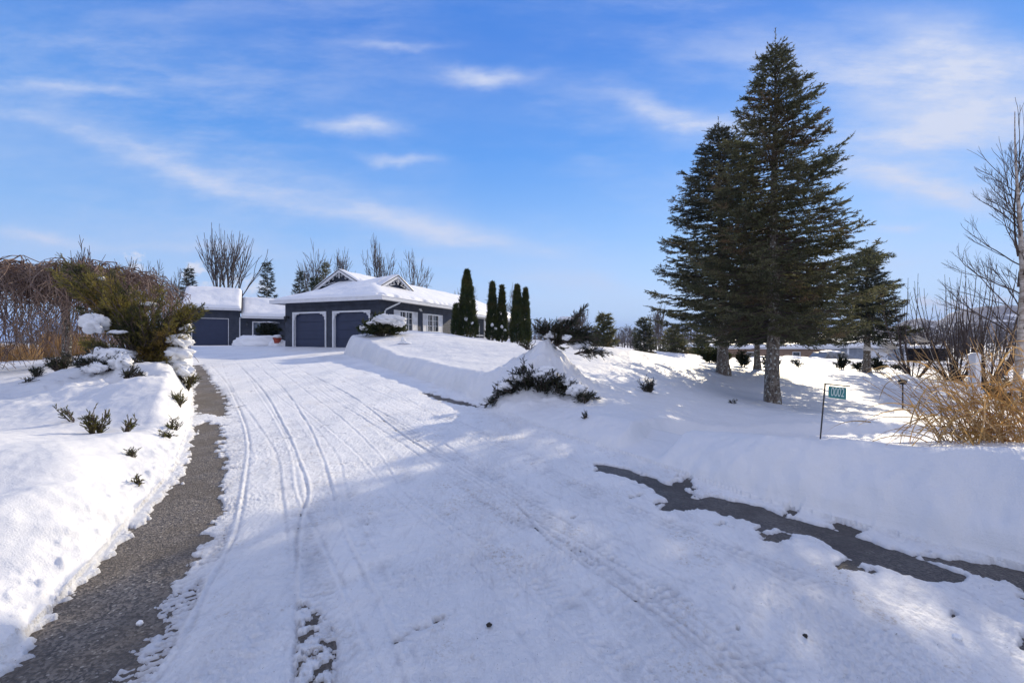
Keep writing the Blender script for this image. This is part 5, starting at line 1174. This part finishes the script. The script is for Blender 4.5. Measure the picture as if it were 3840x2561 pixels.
def wn(sc, detail, scale=(1, 1, 1), rot=0., colour=False, rough=.55):
    mp = nt.nodes.new('ShaderNodeMapping'); mp.inputs['Scale'].default_value = scale; mp.inputs['Rotation'].default_value = (0, 0, rot)
    nt.links.new(uv, mp.inputs[0])
    n = nt.nodes.new('ShaderNodeTexNoise'); n.inputs['Scale'].default_value = sc; n.inputs['Detail'].default_value = detail
    n.inputs['Roughness'].default_value = rough; nt.links.new(mp.outputs[0], n.inputs['Vector'])
    return n.outputs[1] if colour else n.outputs[0]
wr = wn(3.5, 5, (1, 1.6, 1), 0, True)
vm = nt.nodes.new('ShaderNodeVectorMath'); vm.operation = 'SUBTRACT'; nt.links.new(wr, vm.inputs[0]); vm.inputs[1].default_value = (.5, .5, .5)
vs = nt.nodes.new('ShaderNodeVectorMath'); vs.operation = 'MULTIPLY'; nt.links.new(vm.outputs[0], vs.inputs[0]); vs.inputs[1].default_value = (.24, .11, 0)
va = nt.nodes.new('ShaderNodeVectorMath'); va.operation = 'ADD'; nt.links.new(uv, va.inputs[0]); nt.links.new(vs.outputs[0], va.inputs[1])
wuv = va.outputs[0]
def blob(px, py, a, b, rot, s, src=None):
    mp = nt.nodes.new('ShaderNodeMapping'); mp.vector_type = 'TEXTURE'
    mp.inputs['Location'].default_value = ((px-1175)/F, (784-py)/F, 0); mp.inputs['Rotation'].default_value = (0, 0, radians(rot))
    mp.inputs['Scale'].default_value = (a/F, b/F, 1); nt.links.new(src or wuv, mp.inputs[0])
    ln = nt.nodes.new('ShaderNodeVectorMath'); ln.operation = 'LENGTH'; nt.links.new(mp.outputs[0], ln.inputs[0])
    e = mathn(nt, 'MULTIPLY', ln.outputs['Value'], ln.outputs['Value'])
    e = mathn(nt, 'MULTIPLY', e, -1.6)
    return mathn(nt, 'MULTIPLY', mathn(nt, 'EXPONENT', e), s)
CIRRUS = [(300, 330, 420, 60, -20, .22), (800, 470, 420, 70, -16, .24), (1150, 560, 330, 60, -8, .22), (2150, 250, 420, 190, 5, .30), (900, 200, 500, 120, -6, .10), (250, 110, 400, 70, -8, .16), (1200, 690, 700, 40, 0, .22), (100, 275, 190, 20, -18, .32), (400, 370, 230, 26, -22, .30), (640, 455, 200, 30, -18, .30), (880, 505, 200, 34, -14, .32), (1110, 555, 240, 34, -8, .42),
 (830, 285, 120, 24, -3, .75), (1110, 175, 125, 20, -3, .75), (920, 362, 80, 17, -8, .55), (1560, 255, 190, 36, -14, .7), (1720, 290, 150, 30, -5, .35),
 (2240, 160, 260, 110, -22, .80), (1950, 150, 300, 80, -12, .42), (2150, 310, 260, 70, 14, .72), (2130, 440, 210, 44, -12, .72), (2060, 525, 90, 14, 0, .35),
 (160, 205, 190, 20, -10, .4), (350, 160, 130, 16, -10, .2), (930, 100, 120, 12, -4, .3), (60, 540, 170, 18, -5, .55), (450, 575, 260, 14, -4, .22),
 (1300, 645, 170, 26, -4, .42), (1000, 610, 200, 20, -6, .2), (500, 20, 300, 40, 0, .2), (2000, 610, 300, 60, 0, .3), (1500, 90, 300, 40, -10, .12)]
acc = None
for c in CIRRUS:
    q = blob(*c); acc = q if acc is None else mathn(nt, 'ADD', acc, q)
st = wn(5., 7, (1, 3.2, 1), radians(12), rough=.62); st2 = wn(1.1, 5, (1, 1.5, 1), radians(10))
fib = wn(1.0, 9, (2.6, 10, 1), radians(16), rough=.66); fib2 = wn(1.0, 8, (7, 26, 1), radians(5), rough=.7)
wisp = mathn(nt, 'MULTIPLY', maprange(nt, fib, .32, .68, .60, 1.25), maprange(nt, fib2, .3, .7, .84, 1.12))
acc = mathn(nt, 'MULTIPLY', acc, wisp)
veil = mathn(nt, 'MULTIPLY', maprange(nt, st2, .38, .66), mathn(nt, 'MULTIPLY', maprange(nt, fib, .35, .72), .32))
acc = mathn(nt, 'ADD', acc, veil, clamp=True)
puffs = None
pn = wn(17., 7, (1, 1.4, 1), rough=.65)
for c in [(305, 600, 40, 45, -40, 1.), (345, 640, 30, 30, 0, .9), (450, 622, 50, 26, 0, 1.), (500, 655, 90, 30, 0, .9), (585, 668, 70, 40, 0, 1.), (2125, 690, 45, 34, 0, 1.), (2190, 700, 90, 30, 0, 1.), (2290, 690, 70, 22, 0, .7), (1480, 700, 80, 12, 0, .35)]:
    q = blob(*c, src=uv); puffs = q if puffs is None else mathn(nt, 'MAXIMUM', puffs, q)
gate = maprange(nt, puffs, .12, .45)
puffs = maprange(nt, mathn(nt, 'ADD', puffs, mathn(nt, 'MULTIPLY', mathn(nt, 'SUBTRACT', pn, .5), 3.6)), .50, 1.15)
EXPO = .65; K = 1/(.15*2**EXPO)
def kc(c): return tuple(q*K for q in c)
elev = mathn(nt, 'MAXIMUM', sp.outputs[2], 0.)
cr = nt.nodes.new('ShaderNodeValToRGB'); nt.links.new(elev, cr.inputs[0]); el = cr.color_ramp.elements
stops = [(0, (.62, .73, .94)), (.10, (.50, .66, .94)), (.22, (.28, .51, .92)), (.38, (.09, .325, .86)), (.56, (.04, .215, .76)), (1, (.05, .18, .66))]
el[0].position = 0; el[0].color = rgb(stops[0][1]); el[1].position = 1; el[1].color = rgb(stops[-1][1])
for p, c in stops[1:-1]: e = el.new(p); e.color = rgb(c)
sc_ = mixcol(nt, 1., cr.outputs[0], (K, K, K), 'MULTIPLY')
base = mixcol(nt, .15, sc_, sky.outputs[0])
c1 = mixcol(nt, acc, base, kc((.70, .76, .93)))
c2 = mixcol(nt, mathn(nt, 'MULTIPLY', mathn(nt, 'MULTIPLY', puffs, gate), .85), c1, kc((.86, .88, .95)))
# unseen pale veil added above and behind to brighten and whiten the shade
back = mathn(nt, 'MAXIMUM', maprange(nt, sp.outputs[2], .62, .85), maprange(nt, sp.outputs[1], .25, -.2))
c3 = mixcol(nt, mathn(nt, 'MULTIPLY', back, .72), c2, kc((.79, .80, .95)))
nt.links.new(c3, bg.inputs[0]); bg.inputs[1].default_value = .15
SC.view_settings.view_transform = 'Standard'; SC.view_settings.look = 'None'; SC.view_settings.exposure = EXPO; SC.view_settings.gamma = 1
SC.view_settings.use_curve_mapping = False
SC.cycles.use_denoising = True
SC.cycles.max_bounces = 6; SC.cycles.diffuse_bounces = 3; SC.cycles.transparent_max_bounces = 8
SC.cycles.sample_clamp_indirect = 6
SC.render.film_transparent = False
